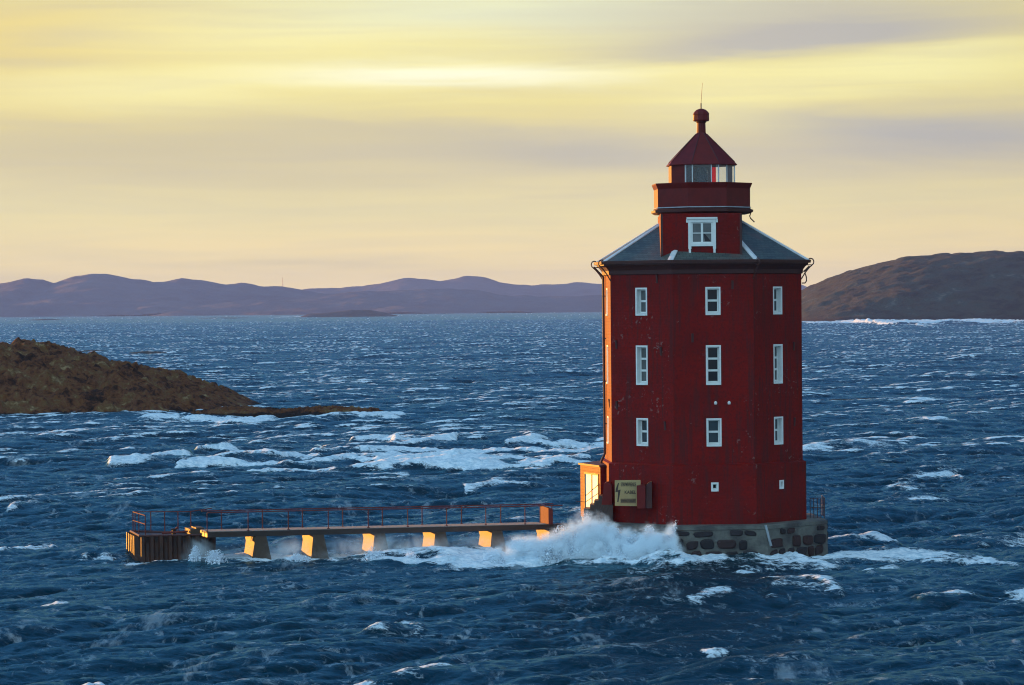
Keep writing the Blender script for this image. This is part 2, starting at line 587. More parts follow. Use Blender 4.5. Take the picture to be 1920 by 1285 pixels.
# rows: dense near, growing with distance; columns: a fan wider than the view
ys = [84.0]
while ys[-1] < 3000:
    ys.append(ys[-1] * 1.00135 + 0.012)
while ys[-1] < 11000:
    ys.append(ys[-1] * 1.02)
ys = np.array(ys)
NC = 1150
ang = np.linspace(-0.215, 0.215, NC)
GX = ang[None, :] * (ys[:, None] + 12.0)
GY = np.repeat(ys[:, None], NC, 1)
fadeC = np.clip(1.15 - (GY - 170) / 330, 0, 1)
fadeB = np.clip(1.15 - GY / 6000, 0, 1)
shelter = 1.0
hA, aX, aY = sample(cA, ('h', 'dx', 'dy'), GX, GY)
hB, bX, bY, bF = sample(cB, ('h', 'dx', 'dy', 'foam'), GX, GY)
near = int(np.searchsorted(ys, 555))
hC = np.zeros_like(hA); cX = np.zeros_like(hA); cY = np.zeros_like(hA)
hC[:near], cX[:near], cY[:near] = sample(cC, ('h', 'dx', 'dy'), GX[:near], GY[:near])
gust = 1.0 + 0.45 * fbm(GX, GY, 38.0, 3, 4)
gust = np.clip(gust, 0.35, 1.6)
calm = 1 - 0.78 * np.exp(-((GY - 140.0) / 9.0) ** 2)
hA = hA * calm
hB = hB * (0.35 + 0.65 * calm)
Z = hA + hB * fadeB * (0.75 + 0.25 * gust) + hC * fadeC * gust
X = GX + CHOP * (-aX - bX * fadeB - cX * fadeC)
Y = GY + CHOP * (-aY - bY * fadeB - cY * fadeC)
crest = np.clip((hA + hB) / 0.30, -1.2, 2.0)
patchy = fbm(GX, GY * 0.6, 26.0, 4, 9)
foam = bF * np.clip(0.62 + 0.40 * crest + 0.75 * patchy, 0.0, 1.3)
foam *= 0.22 + 0.78 * np.clip((GY - 135) / 90, 0, 1)
foam += np.clip(hC * 17 - 0.72, 0, 1) * 0.55 * fadeC * np.clip(0.7 + patchy, 0, 1.4)
# breaking water where the photograph shows it: (list of photo pixels along the crest, half thickness px, foam, lift m)
BREAKS = [
    ([(262, 1054), (330, 1049), (420, 1049), (500, 1050), (560, 1052)], 6, 0.95, 0.05),
    ([(540, 1053), (620, 1052), (700, 1048), (760, 1050), (830, 1053)], 8, 1.1, 0.12),
    ([(820, 1054), (900, 1051), (960, 1046), (1010, 1048), (1060, 1050)], 11, 1.4, 0.26),
    ([(1010, 1048), (1100, 1046), (1180, 1050), (1260, 1056)], 15, 1.5, 0.34),
    ([(1225, 1062), (1300, 1056), (1380, 1048), (1440, 1044), (1490, 1046)], 9, 1.6, 0.42),
    ([(1380, 1072), (1440, 1062), (1510, 1058), (1540, 1062)], 9, 0.9, 0.20),
    ([(1545, 1040), (1620, 1040), (1700, 1044), (1760, 1046), (1850, 1056)], 13, 1.05, 0.16),
    ([(1560, 1012), (1610, 1006), (1660, 1010)], 4, 1.1, 0.30),
    ([(1800, 1008), (1860, 1004), (1919, 1002)], 6, 0.7, 0.15),
    ([(212, 873), (260, 871), (300, 866), (350, 862), (385, 853), (415, 852), (445, 858), (520, 862), (600, 860)], 2.8, 1.6, 0.55),
    ([(330, 872), (440, 868), (540, 870), (640, 862), (720, 864), (800, 861), (860, 857)], 2.6, 1.4, 0.45),
    ([(460, 880), (560, 879), (660, 876), (760, 874), (860, 872), (960, 874), (1060, 869), (1130, 874)], 2.6, 1.5, 0.45),
    ([(560, 886), (680, 884), (760, 882)], 2.0, 0.9, 0.2),
    ([(590, 852), (680, 851), (780, 848), (860, 850), (960, 847), (1060, 851), (1130, 849)], 2.4, 1.4, 0.45),
    ([(640, 858), (760, 855), (900, 860), (1020, 860), (1100, 864)], 2.2, 1.2, 0.3),
    ([(668, 832), (720, 829), (745, 832)], 2.4, 1.5, 0.5),
    ([(740, 834), (790, 833), (850, 828)], 2.4, 1.5, 0.5),
    ([(940, 832), (990, 826), (1030, 830), (1060, 827), (1130, 827)], 2.6, 1.5, 0.55),
    ([(275, 787), (320, 787), (370, 788), (430, 791), (505, 792)], 4, 1.7, 0.7),
    ([(520, 792), (560, 791), (610, 790), (690, 788), (750, 786)], 2.5, 1.5, 0.35),
    ([(1504, 606), (1545, 606), (1600, 606)], 1.8, 1.5, 0.9),
    ([(1640, 608), (1700, 606), (1760, 607), (1830, 606), (1890, 606)], 2.6, 1.8, 2.4),
    ([(690, 1192), (720, 1186), (750, 1180), (772, 1186)], 7, 1.1, 0.30),
    ([(560, 1222), (620, 1212), (690, 1197), (730, 1186)], 6, 0.38, 0.12),
    ([(600, 1290), (680, 1282), (760, 1272), (810, 1260), (850, 1258)], 8, 1.2, 0.32),
    ([(108, 1134), (125, 1136), (142, 1141)], 5, 1.2, 0.20),
    ([(25, 1032), (60, 1026), (85, 1018), (102, 1020)], 6, 1.0, 0.30),
    ([(20, 962), (45, 956), (70, 952)], 5, 0.8, 0.25),
    ([(1320, 1218), (1355, 1212), (1395, 1205)], 5, 1.0, 0.22),
    ([(1265, 1130), (1310, 1122), (1345, 1118)], 5, 0.85, 0.20),
    ([(1420, 1108), (1470, 1098), (1520, 1094), (1545, 1100)], 9, 0.72, 0.25),
    ([(1630, 1080), (1650, 1074), (1680, 1068)], 5, 0.8, 0.2),
    ([(1740, 1056), (1800, 1054), (1850, 1058), (1885, 1062)], 9, 0.95, 0.15),
    ([(1730, 1120), (1800, 1116), (1870, 1108), (1919, 1106)], 7, 0.85, 0.28),
    ([(1880, 1118), (1919, 1112), (1960, 1112)], 10, 1.0, 0.3),
    ([(1690, 905), (1740, 890), (1780, 884), (1805, 890)], 8, 0.62, 0.30),
    ([(1660, 946), (1720, 940), (1760, 934)], 6, 0.55, 0.2),
    ([(1712, 798), (1745, 794), (1780, 794)], 3, 0.9, 0.3),
    ([(1555, 752), (1620, 750), (1720, 749), (1835, 750), (1919, 750)], 2, 0.8, 0.1),
    ([(1502, 845), (1550, 841), (1640, 842), (1760, 842)], 4, 0.75, 0.15),
    ([(870, 918), (930, 912), (980, 914)], 2.5, 0.7, 0.12),
    ([(1376, 1288), (1400, 1272), (1430, 1276)], 6, 0.9, 0.2),
    ([(480, 682), (560, 680), (625, 679)], 1.8, 0.9, 0.2),
    ([(545, 594), (600, 594)], 1.2, 1.1, 0.6),
    ([(148, 1284), (165, 1274), (182, 1278)], 6, 1.0, 0.25),
    ([(160, 1050), (180, 1048), (198, 1054)], 5, 0.8, 0.15),
]
print('FOAM', foam.mean(), (foam>0.5).mean(), 'B', bF.mean(), (bF>.5).mean(), 'Z', Z.std())
brk = np.zeros_like(foam)
for pts, half, amt, lift in BREAKS:
    w = [ground(*p) for p in pts]
    d0 = np.mean([q.y for q in w])
    hx = max(half * 2.2 * d0 / F_PX, 0.15)
    hy = max(half * d0 * d0 / (F_PX * CAM_Z), 0.5)
    ext = 3.2
    r0 = np.searchsorted(ys, min(q.y for q in w) - hy * ext)
    r1 = np.searchsorted(ys, max(q.y for q in w) + hy * ext)
    if r1 <= r0:
        continue
    gx, gy = GX[r0:r1], GY[r0:r1]
    gx = gx + 0.9 * hx * fbm(gx, gy, 2.4 * max(1, d0 / 250), 3, 21)
    gy = gy + 0.7 * hy * fbm(gx, gy, 1.9 * max(1, d0 / 250), 3, 22)
    best = np.full(gx.shape, 1e9)
    for a, b in zip(w[:-1], w[1:]):
        ax, ay, bx, by = a.x / hx, a.y / hy, b.x / hx, b.y / hy
        px_, py_ = gx / hx, gy / hy
        L2 = (bx - ax) ** 2 + (by - ay) ** 2
        t = np.clip(((px_ - ax) * (bx - ax) + (py_ - ay) * (by - ay)) / L2, 0, 1)
        best = np.minimum(best, (px_ - ax - t * (bx - ax)) ** 2 + (py_ - ay - t * (by - ay)) ** 2)
    g = np.exp(-best)
    sxn = max(1.0, d0 / 110)
    tex = np.clip((0.80 if d0 < 138 else 0.9) + (1.15 if d0 < 138 else 0.95) * fbm(GX[r0:r1] / sxn, GY[r0:r1] / (sxn * (1.0 if d0 < 200 else 1.4)), 1.8, 5, 12, 0.62), 0.12, 1.5)
    brk[r0:r1] = np.maximum(brk[r0:r1], g * amt * tex)
    cell = 0.8 * max(1, d0 / 220)
    Z[r0:r1] += (0.72 if d0 > 200 else 0.8 if d0 > 138 else 0.5) * lift * g * (1.0 + 0.30 * fbm(gx, gy * 0.8, cell, 4, 33, 0.45))
foam = np.maximum(foam, brk)
foam = np.clip(foam, 0, 1.5)
# thin foam churned up along the islet, the foundation and the bridge
sm = bpy.data.materials.new('sea_water')
sm.use_nodes = True
t = NT(sm.node_tree)
b = t.n['Principled BSDF']
pos = t.geo()
fa = t.node('ShaderNodeAttribute', attribute_name='foam').outputs['Fac']
nf = t.noise(pos, 5.5, 6, 0.68, 0.3)
nl = t.noise(t.mapping(pos, scale=(0.55, 1.0, 1.0), rot=(0, 0, -WIND)), 1.7, 5, 0.65, 0.5)
edge = t.m('ADD', fa, t.m('ADD', t.m('MULTIPLY', t.m('SUBTRACT', nf, 0.5), 1.5), t.m('MULTIPLY', t.m('SUBTRACT', nl, 0.5), 1.5)))
ff = t.step(edge, 0.40, 0.80)
ff = t.m('MULTIPLY', ff, t.step(fa, 0.03, 0.25))
# wind streaks of old foam lying along the wind
wv = t.mapping(pos, scale=(0.16, 1.0, 0.3), rot=(0, 0, -R(40)))
st = t.noise(wv, 1.0, 6, 0.66, 0.6)
lace = t.noise(pos, 2.6, 5, 0.7, 0.9)
stk = t.m('MULTIPLY', t.step(st, 0.50, 0.68), t.step(lace, 0.48, 0.66))
fl1 = t.step(t.noise(t.mapping(pos, scale=(1.15, 0.42, 0.6), rot=(0, 0, 0.5)), 1.0, 6, 0.68, 0.5), 0.575, 0.68)
fl2 = t.step(t.noise(t.mapping(pos, scale=(0.30, 0.075, 0.3), rot=(0, 0, 0.3)), 1.0, 6, 0.72, 0.4), 0.585, 0.68)
ftot = t.m('MAXIMUM', t.m('MAXIMUM', ff, t.m('MULTIPLY', stk, 0.42)), t.m('MAXIMUM', t.m('MULTIPLY', fl1, 0.26), t.m('MULTIPLY', fl2, 0.25)))
wn = t.noise(t.mapping(pos, scale=(0.02, 0.02, 0.02)), 1.0, 3)
deep = t.mix(wn, (0.0008, 0.014, 0.026), (0.0012, 0.023, 0.032))
rip = t.noise(t.mapping(pos, scale=(0.8, 1.0, 1), rot=(0, 0, -WIND)), 3.2, 7, 0.66, 0.4)
hgt = t.m('ADD', rip, t.m('MULTIPLY', t.m('MULTIPLY', ff, nf), 0.8))
nrm = t.bump(hgt, 0.7, 0.10)
t.n.remove(b)
dif = t.node('ShaderNodeBsdfDiffuse')
t.put(dif.inputs[0], deep)
t.l.new(nrm, dif.inputs['Normal'])
glo = t.node('ShaderNodeBsdfGlossy')
glo.inputs['Color'].default_value = (0.40, 0.86, 1.0, 1)
glo.inputs['Roughness'].default_value = 0.26
t.l.new(nrm, glo.inputs['Normal'])
fre = t.node('ShaderNodeFresnel')
fre.inputs[0].default_value = 1.33
t.l.new(nrm, fre.inputs['Normal'])
wmx = t.node('ShaderNodeMixShader')
t.put(wmx.inputs[0], t.m('MULTIPLY', t.m('MINIMUM', fre.outputs[0], 0.75), 0.62))
t.l.new(dif.outputs[0], wmx.inputs[1])
t.l.new(glo.outputs[0], wmx.inputs[2])
fdif = t.node('ShaderNodeBsdfDiffuse')
t.put(fdif.inputs[0], t.mix(t.step(t.noise(pos, 2.2, 6, 0.7, 0.6), 0.36, 0.62), (0.46, 0.61, 0.70), (0.80, 0.88, 0.92)))
t.l.new(nrm, fdif.inputs['Normal'])
fmx = t.node('ShaderNodeMixShader')
t.put(fmx.inputs[0], ftot)
t.l.new(wmx.outputs[0], fmx.inputs[1])
t.l.new(fdif.outputs[0], fmx.inputs[2])
t.l.new(fmx.outputs[0], t.n['Material Output'].inputs['Surface'])
side = 4500
ev = [(-side, -300, -3.2), (side, -300, -3.2), (side, 11050, -3.2), (-side, 11050, -3.2)]
sea = grid_object('sea', X, Y, Z, sm, {'foam': foam}, extra=(ev, [[0, 1, 2, 3]]))
tag(sea, 'dark blue stormy sea with whitecaps', kind='structure')


def sea_height(x, y):
    j = int(np.clip(np.searchsorted(ys, y), 1, len(ys) - 1))
    i = int(np.clip(np.searchsorted(ang, x / (y + 12.0)), 1, NC - 1))
    return float(Z[j, i])


# ------------------------------------------------------------------ land
def land_material(name, cols, scale, rough=0.95, bump=0.6, bscale=1.0, bdist=0.3, wet=None):
    mt = bpy.data.materials.new(name)
    mt.use_nodes = True
    t = NT(mt.node_tree)
    b = t.n['Principled BSDF']
    v = t.geo()
    n = t.noise(v, scale, 8, 0.68, 0.4)
    n2 = t.noise(t.mapping(v, loc=(31, 7, 3)), scale * 0.28, 4, 0.6, 0.2)
    k = t.m('ADD', t.m('MULTIPLY', n, 0.58), t.m('MULTIPLY', n2, 0.42))
    st = [(0.37 + 0.27 * i / (len(cols) - 1), c) for i, c in enumerate(cols)]
    col = t.ramp(k, st)
    if wet:
        sp = t.node('ShaderNodeSeparateXYZ')
        t.l.new(v, sp.inputs[0])
        zz = t.m('ADD', sp.outputs[2], t.m('MULTIPLY', t.m('SUBTRACT', n, 0.5), wet * 2.0))
        col = t.mix(t.step(zz, wet * 0.5, wet * 1.3), (0.014, 0.012, 0.011), col)
    t.put(b.inputs['Base Color'], col)
    b.inputs['Roughness'].default_value = rough
    b.inputs['Specular IOR Level'].default_value = 0.2
    t.put(b.inputs['Normal'], t.bump(t.noise(v, bscale, 7, 0.7), bump, bdist))
    return mt


heather = land_material('heather_and_grass', [(0.012, 0.007, 0.004), (0.060, 0.022, 0.009), (0.19, 0.068, 0.024), (0.18, 0.100, 0.036), (0.40, 0.27, 0.13)], 0.95, bump=1.0, bscale=1.9, bdist=0.9, wet=0.30)
rockm = land_material('bare_rock_and_turf', [(0.002, 0.005, 0.004), (0.010, 0.015, 0.011), (0.030, 0.034, 0.024), (0.018, 0.036, 0.030), (0.090, 0.105, 0.090)], 0.085, bump=0.9, bscale=0.12, bdist=4.0, wet=3.0)
farm = land_material('far_hill_hazed', [(0.042, 0.048, 0.068), (0.068, 0.076, 0.098), (0.09, 0.10, 0.118)], 0.006, bump=0.5, bscale=0.01, bdist=20)  # base colour lightened and blued to carry part of the distance haze
skerm = land_material('wet_skerry_rock', [(0.018, 0.016, 0.015), (0.040, 0.034, 0.028), (0.065, 0.052, 0.038)], 0.5, rough=0.6, bump=0.8, bscale=1.2, bdist=0.3)


def interp(pts, x):
    return np.interp(x, [p[0] for p in pts], [p[1] for p in pts])


def ridge(name, sil, Yc, Yf, Yb, step, material, rough_amp, cell, seed, label, kind='structure', cat=None, extend=(0, 0), pw=0.8, bumps=None, sm_=True, sharp=False):
    """ridge of land whose crest stands at depth Yc and was surveyed from the photo's skyline; slopes run down to Yf and Yb"""
    w = [pix(px, py, Yc) for px, py in sil]
    xs = [q.x for q in w]
    zs = [q.z for q in w]
    xs = [xs[0] - extend[0]] * (extend[0] > 0) + xs + [xs[-1] + extend[1]] * (extend[1] > 0)
    zs = [-3.0] * (extend[0] > 0) + zs + [-3.0] * (extend[1] > 0)
    gx = np.arange(xs[0], xs[-1] + step, step)
    gy = np.arange(Yf, Yb + step, step)
    GX_, GY_ = np.meshgrid(gx, gy)
    GXp = GX_ * (Yc / GY_)          # keep surveyed skyline when slopes recede
    H = np.interp(GX_, xs, zs)
    q = np.where(GY_ < Yc, (GY_ - Yf) / (Yc - Yf), (Yb - GY_) / (Yb - Yc))
    prof = np.clip(q, 0, 1) ** 1.15 if sharp else np.sin(np.clip(q, 0, 1) * math.pi / 2) ** pw
    Zl = (H + 3.0) * prof - 3.0
    amp = rough_amp * np.clip((H + 0.5) / max(zs) * 2.0, 0.06, 1) * np.clip(1.6 - prof * 1.15, 0.35, 1)
    Zl = Zl + fbm(GX_, GY_, cell, 6, seed, 0.55) * amp
    if bumps:
        Zl = Zl + np.abs(fbm(GX_, GY_, bumps[0], 3, seed + 5, 0.6)) * bumps[1] * np.clip(H / max(zs) * 3, 0, 1) * np.clip(q * 3, 0, 1)
    o = grid_object(name, GX_, GY_, Zl, material, smooth=sm_)
    tag(o, label, cat, kind=kind)
    return o


# left islet: heather mound and the low rock spit in front of it
ridge('islet', [(-260, 690), (-120, 662), (0, 652), (60, 653), (120, 665), (200, 687), (300, 704), (360, 724), (420, 744), (480, 765), (540, 780), (600, 792)],
      378, 350, 425, 0.18, heather, 1.25, 4.5, 41, 'low islet covered in brown heather left of the lighthouse', bumps=(1.5, 0.8), pw=0.75)
ridge('rock_spit', [(300, 796), (335, 781), (380, 770), (440, 764), (480, 766), (520, 768), (600, 765), (660, 767), (700, 770), (722, 774), (738, 788)],
      350, 345.2, 358, 0.09, heather, 0.35, 1.8, 47, 'low dark rock spit at the point of the brown islet', bumps=(0.7, 0.25))
ridge('hill', [(1440, 600), (1470, 570), (1500, 552), (1520, 543), (1560, 524), (1600, 510), (1650, 496), (1700, 487), (1760, 480), (1830, 475), (1880, 474), (1920, 477), (1990, 487), (2090, 512), (2200, 560)],
      2350, 2090, 2700, 1.5, rockm, 2.2, 45.0, 51, 'rounded rocky hill on the far right shore', extend=(30, 60), bumps=(22, 2.0), pw=0.9)
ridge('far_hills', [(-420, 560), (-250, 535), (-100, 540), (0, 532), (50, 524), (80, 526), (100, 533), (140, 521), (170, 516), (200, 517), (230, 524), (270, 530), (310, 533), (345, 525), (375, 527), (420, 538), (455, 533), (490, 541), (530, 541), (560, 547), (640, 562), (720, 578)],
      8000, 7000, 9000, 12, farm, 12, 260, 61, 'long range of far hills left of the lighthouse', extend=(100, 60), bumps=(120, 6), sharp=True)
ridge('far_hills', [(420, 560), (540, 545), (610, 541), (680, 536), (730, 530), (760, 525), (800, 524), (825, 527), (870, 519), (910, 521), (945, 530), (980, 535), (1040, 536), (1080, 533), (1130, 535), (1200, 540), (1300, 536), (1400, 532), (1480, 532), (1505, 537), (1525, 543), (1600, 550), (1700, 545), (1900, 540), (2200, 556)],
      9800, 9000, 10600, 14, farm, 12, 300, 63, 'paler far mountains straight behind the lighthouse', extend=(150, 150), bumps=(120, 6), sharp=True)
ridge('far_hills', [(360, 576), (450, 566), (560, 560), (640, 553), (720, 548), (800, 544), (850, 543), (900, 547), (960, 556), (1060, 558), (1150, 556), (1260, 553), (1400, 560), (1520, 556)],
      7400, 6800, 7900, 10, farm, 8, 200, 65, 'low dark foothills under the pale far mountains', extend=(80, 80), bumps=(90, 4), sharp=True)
for args in [
    ([(556, 596), (580, 589), (620, 586), (660, 581), (690, 581), (720, 586), (760, 596)], 4700, 4640, 4780, 1.6, 1.2, 20, 71, 'long low skerry on the horizon left of the lighthouse'),
    ([(350, 599), (400, 596), (460, 596), (545, 598)], 4500, 4460, 4540, 2.0, 0.7, 20, 73, 'flat thin reef below the far hills'),
    ([(55, 600), (90, 598), (120, 600)], 4300, 4270, 4330, 2.0, 0.5, 20, 75, 'tiny flat reef off the far left shore'),
    ([(125, 662), (150, 658), (180, 657), (205, 659), (222, 662)], 880, 872, 892, 0.35, 0.25, 5, 77, 'dark low skerry just behind the brown islet'),
    ([(240, 662), (270, 659), (300, 659), (318, 662)], 870, 864, 880, 0.35, 0.2, 5, 79, 'small flat skerry off the point behind the brown islet'),
    ([(1868, 653), (1890, 648), (1925, 647), (1990, 652)], 850, 842, 862, 0.35, 0.25, 5, 81, 'dark low skerry cut by the right edge'),
    ([(1555, 750), (1610, 747), (1660, 747), (1710, 747), (1730, 750)], 392, 389, 396, 0.16, 0.12, 2, 83, 'thin awash reef right of the lighthouse tower'),
    ([(1020, 862), (1050, 855), (1080, 852), (1105, 850), (1125, 850), (1150, 856), (1170, 862)], 246, 241, 252, 0.12, 0.35, 1.6, 85, 'dark wave-washed rocks close behind the lighthouse tower'),
]:
    sil, yc, yf, yb, stp, ra, cell, sd, lab = args
    ridge('skerry', sil, yc, yf, yb, stp, skerm, ra, cell, sd, lab)

# ------------------------------------------------------------------ lighthouse
TX, TY = (1316 - 960) / F_PX * 150.0, 150.0
TROT = -math.atan2(TX, TY)
LH = empty('lighthouse', (TX, TY, 0), TROT)
tag(LH, 'dark red octagonal lighthouse with slate roof and lantern on a stone foundation', 'lighthouse')
A0 = R(-60.8)                                   # vertex between the left face and face A
FACE = [R(-38.3), R(6.7), R(51.7), R(96.7), R(141.7), R(186.7), R(231.7), R(276.7)]   # outward normals; the last is the sunlit left face


def fdir(a):
    return Vector((math.sin(a), -math.cos(a), 0)), Vector((math.cos(a), math.sin(a), 0))     # normal, rightward tangent


W_T, W_M = (11.08, 12.36), (7.90, 9.71)
W_B, W_S = (5.10, 6.38), (3.06, 3.47)


def panel(mb, a, ap, half, z0, z1, openings):
    n, t = fdir(a)
    us = sorted({-half, half, *[o[0] for o in openings], *[o[1] for o in openings]})
    zs = sorted({z0, z1, *[o[2] for o in openings], *[o[3] for o in openings]})
    for u0, u1 in zip(us[:-1], us[1:]):
        for v0, v1 in zip(zs[:-1], zs[1:]):
            cu, cv = (u0 + u1) / 2, (v0 + v1) / 2
            if any(o[0] < cu < o[1] and o[2] < cv < o[3] for o in openings):
                continue
            q = lambda u, z: n * ap + t * u + Vector((0, 0, z))
            mb.quad(q(u0, v0), q(u1, v0), q(u1, v1), q(u0, v1))


def window(a, ap, u, hw, z0, z1, nrow, pane_mat, parent=LH, depth=0.27, uo=0.0):
    n, t = fdir(a)
    q = lambda uu, dd, z: n * (ap + dd) + t * (u + uu) + Vector((0, 0, z))
    cw = 0.075
    f = MB()                       # painted reveal and the casing round its mouth
    for (u0, u1, v0, v1) in ((-hw, -hw + cw, z0, z1), (hw - cw, hw, z0, z1), (-hw + cw, hw - cw, z1 - cw, z1)):
        f.hexa([q(u0, -depth, v0), q(u1, -depth, v0), q(u1, 0.012, v0), q(u0, 0.012, v0), q(u0, -depth, v1), q(u1, -depth, v1), q(u1, 0.012, v1), q(u0, 0.012, v1)])
    w = f.build('window', MAT['white'], parent)
    s = MB()
    s.hexa([q(-hw + cw, -depth, z0), q(hw - cw, -depth, z0), q(hw - cw, 0.05, z0), q(-hw + cw, 0.05, z0),
            q(-hw + cw, -depth, z0 + 0.13), q(hw - cw, -depth, z0 + 0.13), q(hw - cw, 0.05, z0 + 0.07), q(-hw + cw, 0.05, z0 + 0.07)])
    s.build('sill', MAT['white'], w)
    sf = MB()
    x0, x1, y0, y1 = -hw + cw, hw - cw, z0 + 0.12, z1 - cw
    sw = 0.055 if hw > 0.2 else 0.03
    d0, d1 = -depth, -depth + 0.05
    bars = [(x0, x0 + sw, y0, y1), (x1 - sw, x1, y0, y1), (x0 + sw, x1 - sw, y0, y0 + sw), (x0 + sw, x1 - sw, y1 - sw, y1)]
    for r in range(1, nrow):
        zc = y0 + (y1 - y0) * r / nrow
        bars.append((x0 + sw, x1 - sw, zc - 0.048, zc + 0.048))
    for (u0, u1, v0, v1) in bars:
        sf.hexa([q(u0, d0, v0), q(u1, d0, v0), q(u1, d1, v0), q(u0, d1, v0), q(u0, d0, v1), q(u1, d0, v1), q(u1, d1, v1), q(u0, d1, v1)])
    sf.build('sash', MAT['white'], w)
    p = MB()
    p.hexa([q(x0, -depth - 0.02, y0), q(x1, -depth - 0.02, y0), q(x1, -depth + 0.015, y0), q(x0, -depth + 0.015, y0),
            q(x0, -depth - 0.02, y1), q(x1, -depth - 0.02, y1), q(x1, -depth + 0.015, y1), q(x0, -depth + 0.015, y1)])
    p.build('pane', pane_mat, w)
    return w


RW, RB = 4.81, 4.97
apW, hfW = RW * math.cos(R(22.5)), RW * math.sin(R(22.5))
apB, hfB = RB * math.cos(R(22.5)), RB * math.sin(R(22.5))
up_w, lo_w = MB(), MB()
HW = 0.345
for i, a in enumerate(FACE):
    ops = [(-HW, HW, *z) for z in (W_T, W_M, W_B)]
    panel(up_w, a, apW, hfW, 4.30, 13.50, ops)
    so_ = [(-0.17, 0.17, *W_S)] if i in (1, 2, 4, 5) else []
    panel(lo_w, a, apB, hfB, 1.45, 4.25, so_)
    for z, nr in ((W_T, 2), (W_M, 3), (W_B, 2)):
        pm = MAT['curtain'] if (i, z) in ((0, W_T), (0, W_M), (2, W_M)) else MAT['pane'] if (i == 1 and z != W_B) else MAT['pale_pane']
        window(a, apW, 0.0, HW, z[0], z[1], nr, pm)
    if so_:
        window(a, apB, 0.0, 0.17, W_S[0], W_S[1], 1, MAT['pane'], depth=0.16)
lo_w.ring([(RB, 4.25), (RW - 0.02, 4.32)], 8, A0)
up_w.build('tower_wall', MAT['wall'], LH)
lo_w.build('base_wall', MAT['wall'], LH)
mb = MB()
mb.ring([(RW - 0.05, 12.93), (RW + 0.07, 12.98), (RW + 0.09, 13.16), (RW + 0.20, 13.30), (RW + 0.33, 13.40), (RW + 0.33, 13.50), (RW - 0.2, 13.52)], 8, A0)
mb.build('cornice', MAT['dark_red'], LH)
mb = MB()
mb.ring([(5.14, 13.46), (5.26, 13.46), (5.29, 13.60), (5.24, 13.60), (5.20, 13.505), (5.14, 13.505), (5.14, 13.46)], 8, A0)
mb.build('gutter', MAT['iron'], LH)

# slate roof with a UV map in metres
RE, ZE, RT_, ZT = 5.18, 13.57, 1.2, 15.88
me = bpy.data.meshes.new('roof')
bm = bmesh.new()
uvl = bm.loops.layers.uv.new('UVMap')
slope = math.hypot(RE * math.cos(R(22.5)) - RT_ * math.cos(R(22.5)), ZT - ZE)
for k in range(8):
    a, b_ = A0 + k * R(45), A0 + (k + 1) * R(45)
    pts = [(RE, a, ZE), (RE, b_, ZE), (RT_, b_, ZT), (RT_, a, ZT)]
    vs = [bm.verts.new((r * math.sin(q), -r * math.cos(q), z)) for r, q, z in pts]
    f = bm.faces.new(vs)
    we, wt_ = RE * math.sin(R(22.5)), RT_ * math.sin(R(22.5))
    for lp, uvc in zip(f.loops, ((-we, 0), (we, 0), (wt_, slope), (-wt_, slope))):
        lp[uvl].uv = uvc
    vs2 = [bm.verts.new((r * math.sin(q), -r * math.cos(q), z)) for r, q, z in ((RE, a, ZE), (RE, b_, ZE), (RE - 0.02, b_, ZE - 0.05), (RE - 0.02, a, ZE - 0.05))]
    bm.faces.new(vs2)
bmesh.ops.recalc_face_normals(bm, faces=bm.faces)
bm.to_mesh(me)
bm.free()
me.materials.append(MAT['slate'])
roof = bpy.data.objects.new('roof', me)
COL.objects.link(roof)
roof.parent = LH
for k in range(8):
    a = A0 + k * R(45)
    e = Vector((math.sin(a), -math.cos(a), 0))
    t_ = Vector((math.cos(a), math.sin(a), 0))
    lo_p, hi_p = e * (RE + 0.03) + Vector((0, 0, ZE - 0.01)), e * (RT_ + 0.02) + Vector((0, 0, ZT))
    upv = (hi_p - lo_p).normalized().cross(t_) * -1
    if upv.z < 0:
        upv = -upv
    mb = MB()
    w = 0.13
    for sgn in (-1, 1):
        o1 = t_ * (w * sgn) - Vector((0, 0, 0.045))
        pts = [lo_p, hi_p, hi_p + o1, lo_p + o1]
        mb.hexa([p for p in pts] + [p + upv * 0.045 for p in pts])
    mb.build('hip_flashing', MAT['zinc'], LH)

# watch room block below the gallery (front wall just behind the eave)
nB, tB = fdir(R(2.0))


def blockpt(u, d, z):
    return nB * d + tB * (u - 0.13) + Vector((0, 0, z))


mb = MB()
ow = (-0.63 + 0.03, 0.63 + 0.03)
wz0, wz1 = 14.22, 15.46
for (u0, u1, v0, v1) in ((-1.85, ow[0], 13.5, 15.72), (ow[1], 1.85, 13.5, 15.72), (ow[0], ow[1], 13.5, wz0), (ow[0], ow[1], wz1, 15.72)):
    mb.quad(blockpt(u0, 4.22, v0), blockpt(u1, 4.22, v0), blockpt(u1, 4.22, v1), blockpt(u0, 4.22, v1))
mb.quad(blockpt(-1.85, 4.22, 13.5), blockpt(-1.85, -1.7, 13.5), blockpt(-1.85, -1.7, 15.72), blockpt(-1.85, 4.22, 15.72))
mb.quad(blockpt(1.85, 4.22, 13.5), blockpt(1.85, -1.7, 13.5), blockpt(1.85, -1.7, 15.72), blockpt(1.85, 4.22, 15.72))
mb.quad(blockpt(-1.85, -1.7, 13.5), blockpt(1.85, -1.7, 13.5), blockpt(1.85, -1.7, 15.72), blockpt(-1.85, -1.7, 15.72))
mb.quad(blockpt(-1.85, 4.22, 15.72), blockpt(1.85, 4.22, 15.72), blockpt(1.85, -1.7, 15.72), blockpt(-1.85, -1.7, 15.72))
mb.build('watch_room_wall', MAT['wall'], LH)
mb = MB()
for s in (-1, 1):
    mb = MB()
    mb.box(blockpt(s * 1.80, 4.235, 14.75), (0.10, 0.05, 1.9), Matrix.Rotation(R(2.0), 3, 'Z'))
    mb.build('corner_board', MAT['dark_red'], LH)


